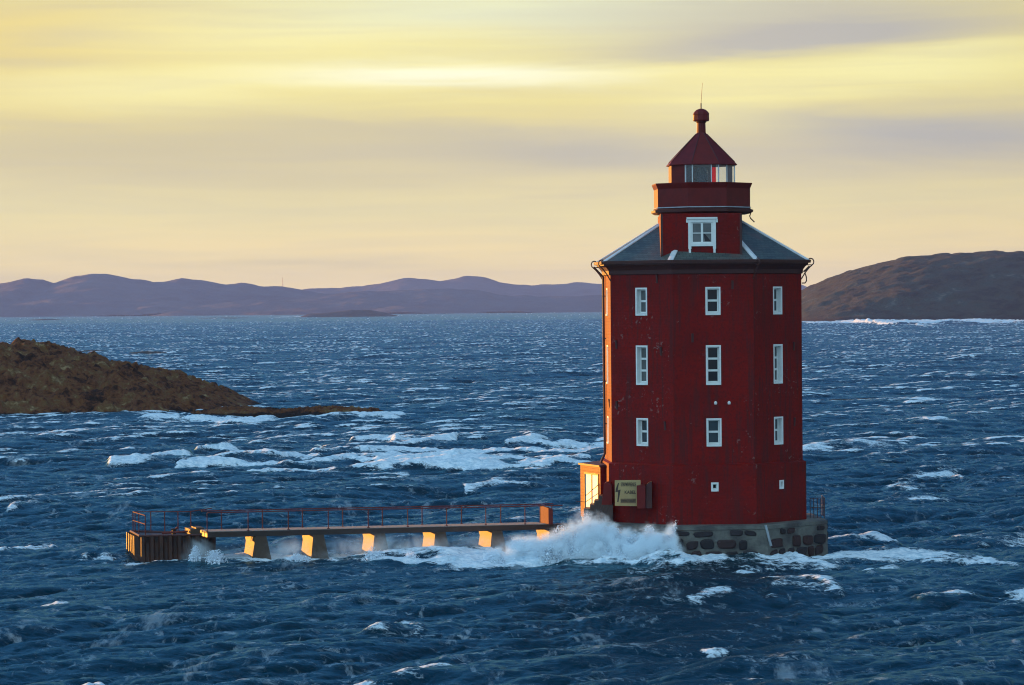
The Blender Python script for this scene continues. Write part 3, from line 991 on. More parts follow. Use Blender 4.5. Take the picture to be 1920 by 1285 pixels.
def blockbox(mb_, u0, u1, d0, d1, z0, z1):
    mb_.hexa([blockpt(u0, d0, z0), blockpt(u1, d0, z0), blockpt(u1, d1, z0), blockpt(u0, d1, z0), blockpt(u0, d0, z1), blockpt(u1, d0, z1), blockpt(u1, d1, z1), blockpt(u0, d1, z1)])


f = MB()
cu = 0.03
for (u0, u1, v0, v1) in ((-0.63, -0.49, wz0 - 0.12, wz1), (0.49, 0.63, wz0 - 0.12, wz1), (-0.49, 0.49, wz1 - 0.14, wz1)):
    blockbox(f, cu + u0, cu + u1, 4.12, 4.27, v0, v1)
blockbox(f, cu - 0.70, cu + 0.70, 4.20, 4.33, wz1 + 0.002, wz1 + 0.08)
blockbox(f, cu - 0.49, cu + 0.49, 4.12, 4.275, wz0, wz0 + 0.13)
for s in (-1, 1):
    f.hexa([blockpt(cu + s * 0.56 + dx_, d, z) for z in (wz0 - 0.30, wz0 - 0.122) for dx_, d in ((-0.05, 4.225), (0.05, 4.225), (0.05, 4.29), (-0.05, 4.29))])
    f.hexa([blockpt(cu + s * 0.68 + dx_, d, z) for z in (wz1 - 0.16, wz1) for dx_, d in ((-0.04, 4.225), (0.04, 4.225), (0.04, 4.28), (-0.04, 4.28))])
w = f.build('window', MAT['white'], LH)
w['label'] = 'carved white casement window of the watch room'
s = MB()
for (u0, u1, v0, v1) in ((-0.49, -0.42, wz0 + 0.13, wz1 - 0.14), (0.42, 0.49, wz0 + 0.13, wz1 - 0.14), (-0.05, 0.05, wz0 + 0.13, wz1 - 0.14),
                         (-0.42, -0.05, wz0 + 0.13, wz0 + 0.20), (0.05, 0.42, wz0 + 0.13, wz0 + 0.20), (-0.42, -0.05, wz1 - 0.20, wz1 - 0.14), (0.05, 0.42, wz1 - 0.20, wz1 - 0.14),
                         (-0.42, -0.05, 14.80, 14.84), (0.05, 0.42, 14.80, 14.84)):
    blockbox(s, cu + u0, cu + u1, 4.17, 4.22, v0, v1)
s.build('sash', MAT['white'], w)
for s0 in (-1, 1):
    p = MB()
    blockbox(p, cu + s0 * 0.24 - 0.20, cu + s0 * 0.24 + 0.20, 4.14, 4.185, wz0 + 0.14, wz1 - 0.15)
    p.build('pane', MAT['curtain'], w)
p = MB()
p.hexa([blockpt(cu + uu, d, z) for uu, d, z in ((0.14, 4.187, wz0 + 0.21), (0.41, 4.187, wz0 + 0.21), (0.41, 4.19, wz0 + 0.21), (0.14, 4.19, wz0 + 0.21),
                                               (0.06, 4.187, 14.80), (0.12, 4.187, 14.80), (0.12, 4.19, 14.80), (0.06, 4.19, 14.80))])
p.build('curtain_gap', MAT['pane'], w)

# gallery, lantern room and cap
GC = Vector((0.05, -0.9, 0))
gc = (GC.x, GC.y)
mb = MB()
mb.ring([(1.75, 15.74), (2.30, 15.76), (2.46, 15.84), (2.47, 15.94), (2.38, 15.96), (2.30, 16.03), (1.6, 16.03)], 8, A0, cap0=True, cap1=True, c=gc)
mb.build('gallery_floor', MAT['dark_red'], LH)
mb = MB()
mb.ring([(2.335, 16.03), (2.372, 16.03), (2.352, 16.075), (2.338, 16.075)], 8, A0, c=gc)
mb.build('gallery_flashing', MAT['drain'], LH)
mb = MB()
mb.ring([(2.32, 16.00), (2.325, 16.92), (2.42, 17.13), (2.43, 17.18), (2.34, 17.18), (2.25, 16.90), (2.24, 16.00)], 8, A0, c=gc)
mb.build('gallery_parapet', MAT['red_metal'], LH)
mb = MB()
g_r, g_t = fdir(R(74))
gp = Vector((gc[0], gc[1], 0))
b0 = gp + g_r * 2.36 + Vector((0, 0, 15.80))
mb.tube([b0, b0 + Vector((-0.06, 0, -0.16)), b0 + Vector((-0.02, 0, -0.26)), b0 + Vector((0.16, 0, -0.44))], 0.028)
mb.build('drain_spout', MAT['iron'], LH)

RL = 1.60
apL, hfL = RL * math.cos(R(22.5)), RL * math.sin(R(22.5))


def lantern_quad(mb_, i, u0, u1, z0, z1, off=0.0, th=0.03):
    n, t_ = fdir(FACE[i])
    q = lambda u, d, z: gp + n * (apL + off + d) + t_ * u + Vector((0, 0, z))
    mb_.hexa([q(u0, -th, z0), q(u1, -th, z0), q(u1, 0, z0), q(u0, 0, z0), q(u0, -th, z1), q(u1, -th, z1), q(u1, 0, z1), q(u0, 0, z1)])


met = MB()
for i in (7, 6, 5):
    lantern_quad(met, i, -hfL, hfL, 16.05, 18.06)
lantern_quad(met, 0, -hfL, 0.20, 16.05, 18.06)
lantern_quad(met, 0, 0.20, hfL, 16.05, 17.12)
for i in (1, 2, 3, 4):
    lantern_quad(met, i, -hfL, hfL, 16.05, 17.12)
met.build('lantern_wall', MAT['red_metal'], LH)
for i, us in ((0, (0.215,)), (1, (-0.60, 0.28)), (2, (-0.60, 0.02)), (3, (-0.60, 0.58)), (4, (0.58,))):
    for u in us:
        bars = MB()
        lantern_quad(bars, i, u - 0.022, u + 0.022, 17.12, 18.04, 0.012, 0.05)
        bars.build('lantern_mullion', MAT['zinc'], LH)
for i, u0, u1, mm in ((0, 0.24, hfL, 'lantern_glass'), (1, -hfL, 0.26, 'lantern_glass'), (1, 0.30, hfL - 0.12, 'red_glass'), (1, hfL - 0.12, hfL, 'lantern_glass'),
                      (2, -hfL, hfL, 'lantern_glass'), (3, -hfL, hfL, 'lantern_glass'), (4, -hfL, hfL, 'lantern_glass')):
    mb = MB()
    lantern_quad(mb, i, u0, u1, 17.12, 18.04, -0.01, 0.012)
    o = mb.build('red_pane' if mm == 'red_glass' else 'lantern_pane', MAT[mm], LH)
mb = MB()
prof = [(0.30, 16.9), (0.30, 17.15)]
for k in range(8):
    z = 17.18 + k * 0.09
    prof += [(0.27 + 0.05 * math.sin(math.pi * k / 7), z), (0.25 + 0.05 * math.sin(math.pi * k / 7), z + 0.045)]
prof += [(0.22, 17.95), (0.0, 17.97)]
mb.ring(prof, 20, 0, cap0=True, c=gc)
mb.build('lamp_lens', MAT['lens'], LH, smooth=False)
mb = MB()                                      # grey blind hung inside the right panes
n_, t_ = fdir(FACE[2])
for k in range(9):
    u0, u1 = 0.10 + k * 0.055, 0.10 + (k + 1) * 0.055
    d0, d1 = (-0.16, -0.10) if k % 2 else (-0.10, -0.16)
    q = lambda u, d, z: gp + n_ * (apL + d) + t_ * u + Vector((0, 0, z))
    mb.hexa([q(u0, d0, 17.1), q(u1, d1, 17.1), q(u1, d1 + .01, 17.1), q(u0, d0 + .01, 17.1), q(u0, d0, 18.0), q(u1, d1, 18.0), q(u1, d1 + .01, 18.0), q(u0, d0 + .01, 18.0)])
mb.build('lantern_blind', mat('grey_blind', (0.16, 0.15, 0.17), 0.8), LH)

mb = MB()
mb.ring([(1.55, 18.02), (1.70, 18.015), (1.715, 18.05), (1.60, 18.17), (0.95, 18.82), (0.26, 19.50), (0.22, 19.56)], 8, A0, cap0=True, cap1=True, c=gc)
mb.build('lantern_roof', MAT['red_metal'], LH)
mb = MB()
for k in range(8):
    a = A0 + k * R(45)
    e = Vector((math.sin(a), -math.cos(a), 0))
    mb.tube([gp + e * 1.60 + Vector((0, 0, 18.175)), gp + e * 0.955 + Vector((0, 0, 18.825)), gp + e * 0.265 + Vector((0, 0, 19.505))], 0.022, 5)
mb.build('roof_seam', MAT['dark_red'], LH)
mb = MB()
mb.ring([(0.215, 19.48), (0.20, 20.02), (0.24, 20.04), (0.24, 20.07)], 12, A0, c=gc)
mb.build('vent_neck', MAT['red_metal'], LH)
mb = MB()
mb.ring([(0.22, 20.07), (0.36, 20.10), (0.38, 20.15), (0.37, 20.40), (0.385, 20.42), (0.34, 20.52), (0.22, 20.63), (0.08, 20.68), (0.0, 20.685)], 10, A0, c=gc)
mb.build('vent_ball', MAT['red_metal'], LH)
mb = MB()
top = gp + Vector((0, 0, 20.66))
mb.tube([top, top + Vector((0.0, 0, 0.28))], 0.030)
mb.tube([top + Vector((0, 0, 0.27)), top + Vector((0.02, 0, 0.6)), top + Vector((0.075, 0, 1.22))], [0.013, 0.011, 0.007])
mb.build('lightning_rod', MAT['iron'], LH)

# iron loops at the eave corners
for k, curl in ((7, False), (3, True), (0, False), (2, False)):
    a = A0 + k * R(45)
    e = Vector((math.sin(a), -math.cos(a), 0))
    P = lambda r, z: e * r + Vector((0, 0, z))
    mb = MB()
    loop = [P(5.14 + 0.15 * math.sin(q) + 0.12, 13.50 + 0.16 * math.cos(q)) for q in np.linspace(-0.6, 2.6, 10)]
    mb.tube(loop + [P(5.16, 13.20), P(4.98, 12.98), P(4.80, 12.70)], 0.028)
    mb.tube([P(5.0, 13.36), P(5.32, 13.36)], 0.022)
    if curl:
        mb.tube([P(4.98, 13.0), P(5.05, 12.80), P(5.06, 12.62), P(4.98, 12.52), P(4.84, 12.52)], 0.028)
        mb.tube([P(5.2, 13.30), P(5.02, 13.12), P(4.92, 13.05)], 0.04)
    mb.build('eave_bracket', MAT['iron'], LH)
nL, tL = fdir(FACE[7])
mb = MB()
q = lambda u, d, z: nL * (apW + d) + tL * u + Vector((0, 0, z))
mb.tube([q(-0.85, 0.55, 13.36), q(-0.85, 0.10, 12.9), q(-0.85, 0.09, 4.6), q(-0.85, 0.26, 4.2), q(-0.85, 0.26, 1.9)], 0.06, 8)
for z in (12.0, 10.0, 8.0, 6.0):
    mb.box(q(-0.85, 0.06, z), (0.16, 0.16, 0.05))
mb.build('downpipe', MAT['dark_red'], LH)
# small cast shutter catches on the walls
spots = [(0, -1.50, 9.75), (0, 0.95, 12.75), (0, -1.50, 6.95), (0, 1.35, 6.05), (0, 1.15, 9.45), (1, -0.95, 10.05), (1, 0.9, 12.45), (2, 1.2, 9.6), (2, 1.2, 6.1), (7, 0.9, 7.0)]
for i, u, z in spots:
    n, t_ = fdir(FACE[i])
    p = n * apW + t_ * u + Vector((0, 0, z))
    mb = MB()
    mb.hexa([p + t_ * s0 + n * d + Vector((0, 0, zz)) for zz, dd in ((-0.20, 0.02), (0.20, 0.07)) for s0, d in ((-0.05, -0.02), (0.05, -0.02), (0.05, dd), (-0.05, dd))])
    mb.build('wall_bracket', MAT['dark_red'], LH)
for u in (0.08, 0.70):  # two small raised white spots on the wall
    n, t_ = fdir(FACE[1])
    p = n * apW + t_ * u + Vector((0, 0, 7.08))
    mb = MB()
    mb.ring([(0.055, -0.07), (0.075, 0.0), (0.05, 0.06), (0.0, 0.09)], 8, 0, cap0=True)
    mb.v = [tuple(Vector(v) + p + n * 0.03) for v in mb.v]
    mb.build('white_knob', MAT['white'], LH)

# stone foundation
RP = 5.92
mb = MB()
mb.ring([(RP + 0.10, -2.5), (RP + 0.02, 1.36), (RP + 0.06, 1.38), (RP + 0.06, 1.53), (RP - 0.03, 1.56)], 8, A0, cap1=True)
fo = mb.build('foundation', MAT['mortar'], LH)
st_m = bpy.data.materials.new('dark_field_stone')
st_m.use_nodes = True
t = NT(st_m.node_tree)
b = t.n['Principled BSDF']
at = t.node('ShaderNodeAttribute', attribute_name='tone').outputs['Fac']
col = t.ramp(at, [(0.0, (0.010, 0.010, 0.014)), (0.45, (0.020, 0.015, 0.018)), (0.75, (0.055, 0.014, 0.010)), (1.0, (0.022, 0.028, 0.036))])
t.put(b.inputs['Base Color'], t.mix(t.noise(t.obj(), 6, 5), col, (0.015, 0.013, 0.015)))
b.inputs['Roughness'].default_value = 0.55
b.inputs['Specular IOR Level'].default_value = 0.25
t.put(b.inputs['Normal'], t.bump(t.noise(t.obj(), 9, 5, 0.65), 0.5, 0.04))
sv, sf_, tone = [], [], []
rng = random.Random(5)
for i in range(8):
    n, t_ = fdir(FACE[i])
    ap, hf = RP * math.cos(R(22.5)), RP * math.sin(R(22.5))
    for z, hgt_ in ((-0.34, 0.46), (0.18, 0.50), (0.72, 0.52), (1.20, 0.27)):
        u = -hf + 0.10 + rng.random() * 0.2
        while u < hf - 0.35:
            wd = rng.uniform(0.36, 0.98)
            if u + wd > hf - 0.06:
                break
            if rng.random() < 0.90:
                cu_, cz = u + wd / 2, z + rng.uniform(-0.04, 0.04)
                N_ = 11
                base = len(sv)
                tn = rng.random()
                offs = [rng.uniform(0.88, 1.10) for _ in range(N_)]
                zsc = rng.uniform(0.80, 1.02)
                tilt = rng.uniform(-0.12, 0.12)
                slant = ap + 0.02 + (1.36 - z) * 0.02
                for lay, (sc, d) in enumerate(((1.0, -0.06), (0.97, 0.035), (0.72, 0.075))):
                    for k in range(N_):
                        a = 2 * math.pi * k / N_
                        cx_, sz_ = math.cos(a), math.sin(a)
                        ex = abs(cx_) ** 0.55 * (1 if cx_ >= 0 else -1)
                        ez = abs(sz_) ** 0.6 * (1 if sz_ >= 0 else -1)
                        p = n * (slant + d) + t_ * (cu_ + ex * wd / 2 * sc * offs[k]) + Vector((0, 0, cz + tilt * ex * wd / 2 + ez * hgt_ * zsc / 2 * sc * offs[k]))
                        sv.append(tuple(p)); tone.append(tn)
                for lay in range(2):
                    for k in range(N_):
                        k2 = (k + 1) % N_
                        sf_.append((base + lay * N_ + k, base + lay * N_ + k2, base + (lay + 1) * N_ + k2, base + (lay + 1) * N_ + k))
                sf_.append(tuple(base + 2 * N_ + k for k in range(N_)))
            u += wd + rng.uniform(0.05, 0.12)
me = bpy.data.meshes.new('stonework')
me.from_pydata(sv, [], sf_)
at_ = me.attributes.new('tone', 'FLOAT', 'POINT')
at_.data.foreach_set('value', np.array(tone, np.float32))
me.materials.append(st_m)
o = bpy.data.objects.new('stonework', me)
COL.objects.link(o)
o.parent = fo
mb = MB()
n, t_ = fdir(R(29.2))
p = n * (RP + 0.05)
mb.tube([p + Vector((-0.10, 0, 1.56)), p + n * 0.08 + Vector((0.0, 0, 1.0)), p + n * 0.10 + Vector((0.09, 0, 0.62))], 0.06, 8)
mb.build('drain_pipe', MAT['drain'], LH)

# porch with its white double door, on the left of the tower
PA = R(-68)
nP, tP = fdir(PA)
pc = Vector((-4.78, -1.0, 0))               # its right front corner
PW, PH0, PH1, PD = 2.75, 1.56, 4.02, 1.9


def por(u, d, z):
    return pc - tP * (PW - u) - nP * d + Vector((0, 0, z))          # u from the left edge, d inwards


mb = MB()
d0_, d1_, dz0, dz1 = 0.62, 2.42, 1.62, 3.62
for (u0, u1, v0, v1) in ((0, d0_, PH0, PH1), (d1_, PW, PH0, PH1), (d0_, d1_, dz1, PH1), (d0_, d1_, PH0, dz0)):
    mb.quad(por(u0, 0, v0), por(u1, 0, v0), por(u1, 0, v1), por(u0, 0, v1))
mb.quad(por(0, 0, PH0), por(0, PD, PH0), por(0, PD, PH1), por(0, 0, PH1))
mb.quad(por(PW, 0, PH0), por(PW, PD, PH0), por(PW, PD, PH1), por(PW, 0, PH1))
mb.quad(por(0, PD, PH0), por(PW, PD, PH0), por(PW, PD, PH1), por(0, PD, PH1))
porch = mb.build('porch', MAT['wall'], LH)
mb = MB()
mb.hexa([por(-0.08, -0.08, PH1), por(PW + 0.08, -0.08, PH1), por(PW + 0.08, PD, PH1), por(-0.08, PD, PH1),
         por(-0.08, -0.08, PH1 + 0.08), por(PW + 0.08, -0.08, PH1 + 0.08), por(PW + 0.08, PD, PH1 + 0.22), por(-0.08, PD, PH1 + 0.22)])
mb.build('porch_roof', MAT['dark_red'], porch)
mid = (d0_ + d1_) / 2
for (u0, u1) in ((d0_, mid - 0.012), (mid + 0.012, d1_)):
    mb = MB()
    mb.hexa([por(u0, 0.09, dz0), por(u1, 0.09, dz0), por(u1, 0.03, dz0), por(u0, 0.03, dz0), por(u0, 0.09, dz1), por(u1, 0.09, dz1), por(u1, 0.03, dz1), por(u0, 0.03, dz1)])
    mb.build('door_leaf', MAT['white'], porch)
mb = MB()
for (u0, u1, v0, v1) in ((d0_ - 0.07, d0_, dz0, dz1 + 0.07), (d1_, d1_ + 0.07, dz0, dz1 + 0.07), (d0_, d1_, dz1, dz1 + 0.07)):
    mb.hexa([por(u0, 0.09, v0), por(u1, 0.09, v0), por(u1, -0.02, v0), por(u0, -0.02, v0), por(u0, 0.09, v1), por(u1, 0.09, v1), por(u1, -0.02, v1), por(u0, -0.02, v1)])
mb.hexa([por(mid - 0.035, 0.032, dz0), por(mid + 0.035, 0.032, dz0), por(mid + 0.035, 0.0, dz0), por(mid - 0.035, 0.0, dz0),
         por(mid - 0.035, 0.032, dz1), por(mid + 0.035, 0.032, dz1), por(mid + 0.035, 0.0, dz1), por(mid - 0.035, 0.0, dz1)])
mb.build('door_frame', MAT['red_metal'], porch)

# cabinet and a dark rounded block beside it, on face A right of the sign
S = lambda x, y: ((x - 1316) / 41.2, CAM_Z - (y - 574) / 41.2)        # photo pixel -> tower x, z at the front faces
mb = MB()
x0, z1_ = S(1192, 909)
x1, z0_ = S(1208, 953)
yy = -4.55
mb.hexa([(x0, yy, z0_), (x1, yy, z0_), (x1, yy + 0.9, z0_), (x0, yy + 0.9, z0_), (x0, yy, z1_ - 0.04), (x1, yy, z1_ + 0.02), (x1, yy + 0.9, z1_ + 0.02), (x0, yy + 0.9, z1_ - 0.04)])
cab = mb.build('cabinet', MAT['red_metal'], LH)
mb = MB()
x0, z0_ = S(1209, 953)
x1, _ = S(1220, 953)
arch = [(x0, z0_)] + [(x0, z0_ + 0.95)] + [(x0 + (x1 - x0) * (1 - math.cos(q)), z0_ + 0.95 + 0.26 * math.sin(q)) for q in np.linspace(0.3, math.pi / 2, 6)] + [(x1, z0_)]
i0 = len(arch)
mb.v = [(x, yy + 0.15, z) for x, z in arch] + [(x, yy + 0.95, z) for x, z in arch]
mb.f = [tuple(range(i0)), tuple(reversed(range(i0, 2 * i0)))] + [(k, (k + 1) % i0, i0 + (k + 1) % i0, i0 + k) for k in range(i0)]
mb.build('rounded_block', MAT['dark_red'], cab)


# ------------------------------------------------------------------ stairs up to the porch
def tower_empty(name):
    return empty(name, (TX, TY, 0), TROT)


ST = tower_empty('staircase')
tag(ST, 'dark concrete stairs with a rounded side wall beside the porch door', 'stairs')
sx = lambda px: (px - 1316) / 41.0
sz = lambda py: CAM_Z - (py - 574) / 41.0
ys0, ys1 = -3.05, -1.75
for (pa, pb, ptop) in ((1091, 1102.5, 955), (1102.5, 1110.5, 947), (1110.5, 1118.5, 939.5), (1118.5, 1126, 931), (1126, 1146, 947.5)):
    mb = MB()
    mb.box(((sx(pa) + sx(pb)) / 2, (ys0 + ys1) / 2, (1.57 + sz(ptop)) / 2), (sx(pb) - sx(pa) - 0.004, ys1 - ys0, sz(ptop) - 1.57))
    mb.build('step' if ptop != 947.5 else 'landing', MAT['dark_concrete'], ST)
mb = MB()
xa, xb, zb, zt = sx(1124.5), sx(1144), sz(947.5), sz(904.5)
arch = [(xa, zb), (xa + 0.10, zt - 0.28)] + [((xa + xb) / 2 + 0.05 - 0.2 * math.cos(q), zt - 0.26 + 0.26 * math.sin(q)) for q in np.linspace(0.35, 2.6, 8)] + [(xb, zt - 0.34), (xb, zb)]
i0 = len(arch)
mb.v = [(x, ys0 - 0.02, z) for x, z in arch] + [(x, ys0 + 0.55, z) for x, z in arch]
mb.f = [tuple(range(i0)), tuple(reversed(range(i0, 2 * i0)))] + [(k, (k + 1) % i0, i0 + (k + 1) % i0, i0 + k) for k in range(i0)]
mb.build('side_wall', MAT['red_metal'], ST)
mb = MB()
yr = ys0 + 0.05
mb.tube([(sx(1076), yr, sz(941)), (sx(1094), yr, sz(942.5)), (sx(1120), yr, sz(925))], 0.016)
mb.tube([(sx(1094), yr, sz(931)), (sx(1121), yr, sz(908))], 0.016)
mb.tube([(sx(1094), yr, sz(955)), (sx(1094), yr, sz(931))], 0.016)
mb.tube([(sx(1120.5), yr, sz(931)), (sx(1120.5), yr, sz(908))], 0.016)
mb.build('handrail', MAT['iron'], ST)

# ------------------------------------------------------------------ cable sign
SG = tower_empty('warning_sign')
tag(SG, 'cream warning sign with a black lightning bolt on the tower wall', 'sign')
sgx = lambda px: (px - 1316) / 41.1
sgz = lambda py: CAM_Z - (py - 574) / 41.1
ysg = -4.05
mb = MB()
mb.hexa([(sgx(1150.5), ysg, sgz(948)), (sgx(1199), ysg, sgz(949)), (sgx(1199), ysg + 0.06, sgz(949)), (sgx(1150.5), ysg + 0.06, sgz(948)),
         (sgx(1150.5), ysg, sgz(900)), (sgx(1199), ysg, sgz(900)), (sgx(1199), ysg + 0.06, sgz(900)), (sgx(1150.5), ysg + 0.06, sgz(900))])
mb.build('board', MAT['cream'], SG)
mb = MB()
for px in (1158, 1184):
    mb.box((sgx(px), ysg + 0.30, sgz(926)), (0.09, 0.46, 1.0))
mb.build('support', MAT['dark_red'], SG)


def lettering(txt, px0, px1, pyc, hpx, material, name='lettering'):
    cu_ = bpy.data.curves.new('lettering', 'FONT')
    cu_.body = txt
    cu_.align_x, cu_.align_y = 'CENTER', 'CENTER'
    cu_.size = 1.0
    cu_.extrude = 0.004
    cu_.offset = 0.018
    tmp = bpy.data.objects.new('lettering', cu_)
    COL.objects.link(tmp)
    dg = bpy.context.evaluated_depsgraph_get()
    me_ = bpy.data.meshes.new_from_object(tmp.evaluated_get(dg))
    bpy.data.objects.remove(tmp)
    bpy.data.curves.remove(cu_)
    xs = [v.co.x for v in me_.vertices]
    zs = [v.co.y for v in me_.vertices]
    wx, wz = (sgx(px1) - sgx(px0)) / (max(xs) - min(xs)), hpx / 41.1 / (max(zs) - min(zs))
    for v in me_.vertices:
        x, y, z = v.co
        v.co = (sgx((px0 + px1) / 2) + (x - (max(xs) + min(xs)) / 2) * wx, ysg - 0.006 - z, sgz(pyc) + (y - (max(zs) + min(zs)) / 2) * wz)
    me_.materials.clear()
    me_.materials.append(material)
    ob = bpy.data.objects.new(name, me_)
    COL.objects.link(ob)
    ob.parent = SG
    return ob


lettering('STRØMFØRENDE', 1162, 1190.5, 908, 7.5, MAT['black'])
lettering('KABEL', 1169, 1190, 922.5, 6, MAT['black'])
mb = MB()
mb.box(((sgx(1161) + sgx(1190)) / 2, ysg - 0.002, sgz(939)), (sgx(1190) - sgx(1161), 0.006, 8.6 / 41.1))
mb.build('text_band', MAT['brown_band'], SG)
lettering('ANKRING FORBUDT', 1162, 1189, 939, 5, MAT['black'])
mb = MB()
bolt = [(1158.5, 905), (1156.5, 905.5), (1152.5, 916), (1151.5, 922.5), (1157, 921.5), (1154.8, 941), (1157, 941.5), (1161.5, 917.5), (1155.8, 919.3)]
mb.v = [(sgx(x), ysg - 0.008, sgz(y)) for x, y in bolt] + [(sgx(x), ysg + 0.002, sgz(y)) for x, y in bolt]
i0 = len(bolt)
mb.f = [tuple(range(i0)), tuple(reversed(range(i0, 2 * i0)))] + [(k, (k + 1) % i0, i0 + (k + 1) % i0, i0 + k) for k in range(i0)]
mb.build('lightning_bolt', MAT['black'], SG)

# ------------------------------------------------------------------ guard rail on the foundation, right of the tower
GR = tower_empty('guard_rail')
tag(GR, 'short iron guard rail on the foundation right of the tower', 'railing')
nD, tD = fdir(FACE[3])
P0 = Vector((4.98, -0.55, 1.55))
P1 = Vector((5.66, -0.2, 1.55))
for k in range(5):
    mb = MB()
    p = P0.lerp(P1, k / 4)
    mb.tube([p, p + Vector((0, 0, 0.93))], 0.020, 6)
    mb.build('post', MAT['iron'], GR)
for z in (0.93, 0.50):
    mb = MB()
    mb.tube([P0 + Vector((0, 0, z)), P1 + Vector((0, 0, z)), P1 + Vector((-0.05, 2.0, z))], 0.018, 6)
    mb.build('rail', MAT['iron'], GR)
for k in range(2):
    mb = MB()
    p = P1 + Vector((-0.02 - 0.02 * k, 0.9 * (k + 1), 0))
    mb.tube([p, p + Vector((0, 0, 0.93))], 0.020, 6)
    mb.build('post', MAT['iron'], GR)

# ------------------------------------------------------------------ footbridge
B_R, B_L = pix(1037, 981.5, 151.2), pix(396, 996.0, 146.0)
BR = empty('footbridge', (B_L.x, B_L.y, 0))
tag(BR, 'long concrete footbridge with thin rusty railings on six piers', 'footbridge')
bv = Vector((B_R.x - B_L.x, B_R.y - B_L.y, 0))
BLEN = bv.length
bdir = bv.normalized()
bn = Vector((bdir.y, -bdir.x, 0))                       # towards the camera
ZL, ZR = B_L.z, B_R.z


def bp(s, d, z):
    """s along from the left end, d towards the camera, z above the deck top"""
    return bdir * s + bn * d + Vector((0, 0, ZL + (ZR - ZL) * s / BLEN + z))


def s_of(px, off=0.0):
    """distance along the bridge at which a photo column meets the line that lies off metres in front of its axis"""
    d = (px - 960) / F_PX
    ox, oy = B_L.x + bn.x * off, B_L.y + bn.y * off
    return (d * oy - ox) / (bdir.x - d * bdir.y)


HWD = 0.72
mb = MB()
mb.hexa([bp(-0.35, HWD, -0.24), bp(BLEN, HWD, -0.24), bp(BLEN, -HWD, -0.24), bp(-0.35, -HWD, -0.24), bp(-0.35, HWD, 0), bp(BLEN, HWD, 0), bp(BLEN, -HWD, 0), bp(-0.35, -HWD, 0)])
mb.build('deck', MAT['dark_concrete'], BR)
mb = MB()
for k in range(int(BLEN / 0.24)):
    a, b_ = k * 0.24 - 0.33, k * 0.24 - 0.345 + 0.22
    mb.hexa([bp(a, HWD - 0.01, 0.003), bp(b_, HWD - 0.01, 0.003), bp(b_, -HWD + 0.01, 0.003), bp(a, -HWD + 0.01, 0.003), bp(a, HWD - 0.01, 0.03), bp(b_, HWD - 0.01, 0.03), bp(b_, -HWD + 0.01, 0.03), bp(a, -HWD + 0.01, 0.03)])
mb.build('deck_planks', MAT['deck'], BR)
for px in (476, 584, 699, 813, 919.5, 1028):
    s0 = s_of(px, 0.78)
    mb = MB()
    zt, zc, zb = -0.243, -0.55, -3.2
    wt, wb = 0.50, 1.25
    front, backc, back, backb = 0.78, -1.40, -0.98, -1.42
    l0, r0, l1, r1 = 0.0, wt, -0.34, wt + 0.60
    frac = 0.11
    lm, rm = l0 + (l1 - l0) * frac, r0 + (r1 - r0) * frac
    # cap part
    mb.hexa([bp(s0 + lm, front, zc), bp(s0 + rm, front, zc), bp(s0 + rm, back, zc), bp(s0 + lm, back, zc),
             bp(s0 + l0, front, zt), bp(s0 + r0, front, zt), bp(s0 + r0, backc, zt), bp(s0 + l0, backc, zt)])
    mb.hexa([bp(s0 + l1, front + 0.16, zb), bp(s0 + r1, front + 0.16, zb), bp(s0 + r1, backb, zb), bp(s0 + l1, backb, zb),
             bp(s0 + lm, front, zc), bp(s0 + rm, front, zc), bp(s0 + rm, back, zc), bp(s0 + lm, back, zc)])
    mb.build('pier', MAT['concrete'], BR)
FRONT = [385, 462, 537.5, 612.5, 687.5, 761.5, 834.5, 908, 981.5, 1032]
BACK = [412, 489, 564, 639.5, 714, 788.5, 862.5, 936, 1010]
for posts, d in ((FRONT, HWD - 0.06), (BACK, -HWD + 0.06)):
    for px in posts:
        s0 = s_of(px, d)
        mb = MB()
        mb.tube([bp(s0, d, 0.0), bp(s0, d, 0.88)], 0.024, 6)
        mb.box(bp(s0, d, 0.045), (0.11, 0.11, 0.03))
        mb.build('railing_post', MAT['rail'], BR)
    mb = MB()
    mb.tube([bp(-0.3, d, 0.88), bp(BLEN * 0.33, d, 0.885), bp(BLEN * 0.66, d, 0.875), bp(BLEN + 0.25, d, 0.88)], 0.026, 6)
    mb.build('handrail', MAT['rail'], BR)
mb = MB()
sg = s_of(1030, HWD)
mb.hexa([bp(sg - 0.11, HWD - 0.02, -0.02), bp(sg + 0.11, HWD - 0.02, -0.02), bp(sg + 0.11, -HWD + 0.25, -0.02), bp(sg - 0.11, -HWD + 0.25, -0.02),
         bp(sg - 0.11, HWD - 0.02, 0.82), bp(sg + 0.11, HWD - 0.02, 0.70), bp(sg + 0.11, -HWD + 0.25, 0.70), bp(sg - 0.11, -HWD + 0.25, 0.82)])
mb.build('gate', MAT['rail'], BR)
mb = MB()
mb.hexa([bp(BLEN + 0.01, HWD, -0.30), bp(BLEN + 2.6, HWD + 0.2, -0.30), bp(BLEN + 2.6, -HWD, -0.30), bp(BLEN + 0.01, -HWD, -0.30),
         bp(BLEN + 0.01, HWD, -0.06), bp(BLEN + 2.6, HWD + 0.2, -0.02), bp(BLEN + 2.6, -HWD, -0.02), bp(BLEN + 0.01, -HWD, -0.06)])
mb.build('landing_slab', MAT['concrete'], BR)

# ------------------------------------------------------------------ landing dock of sheet piles at the bridge's left end
DK = empty('dock', (B_L.x, B_L.y, 0))
tag(DK, 'rusty sheet pile dock at the left end of the footbridge', 'dock')
dz_top = 1.17


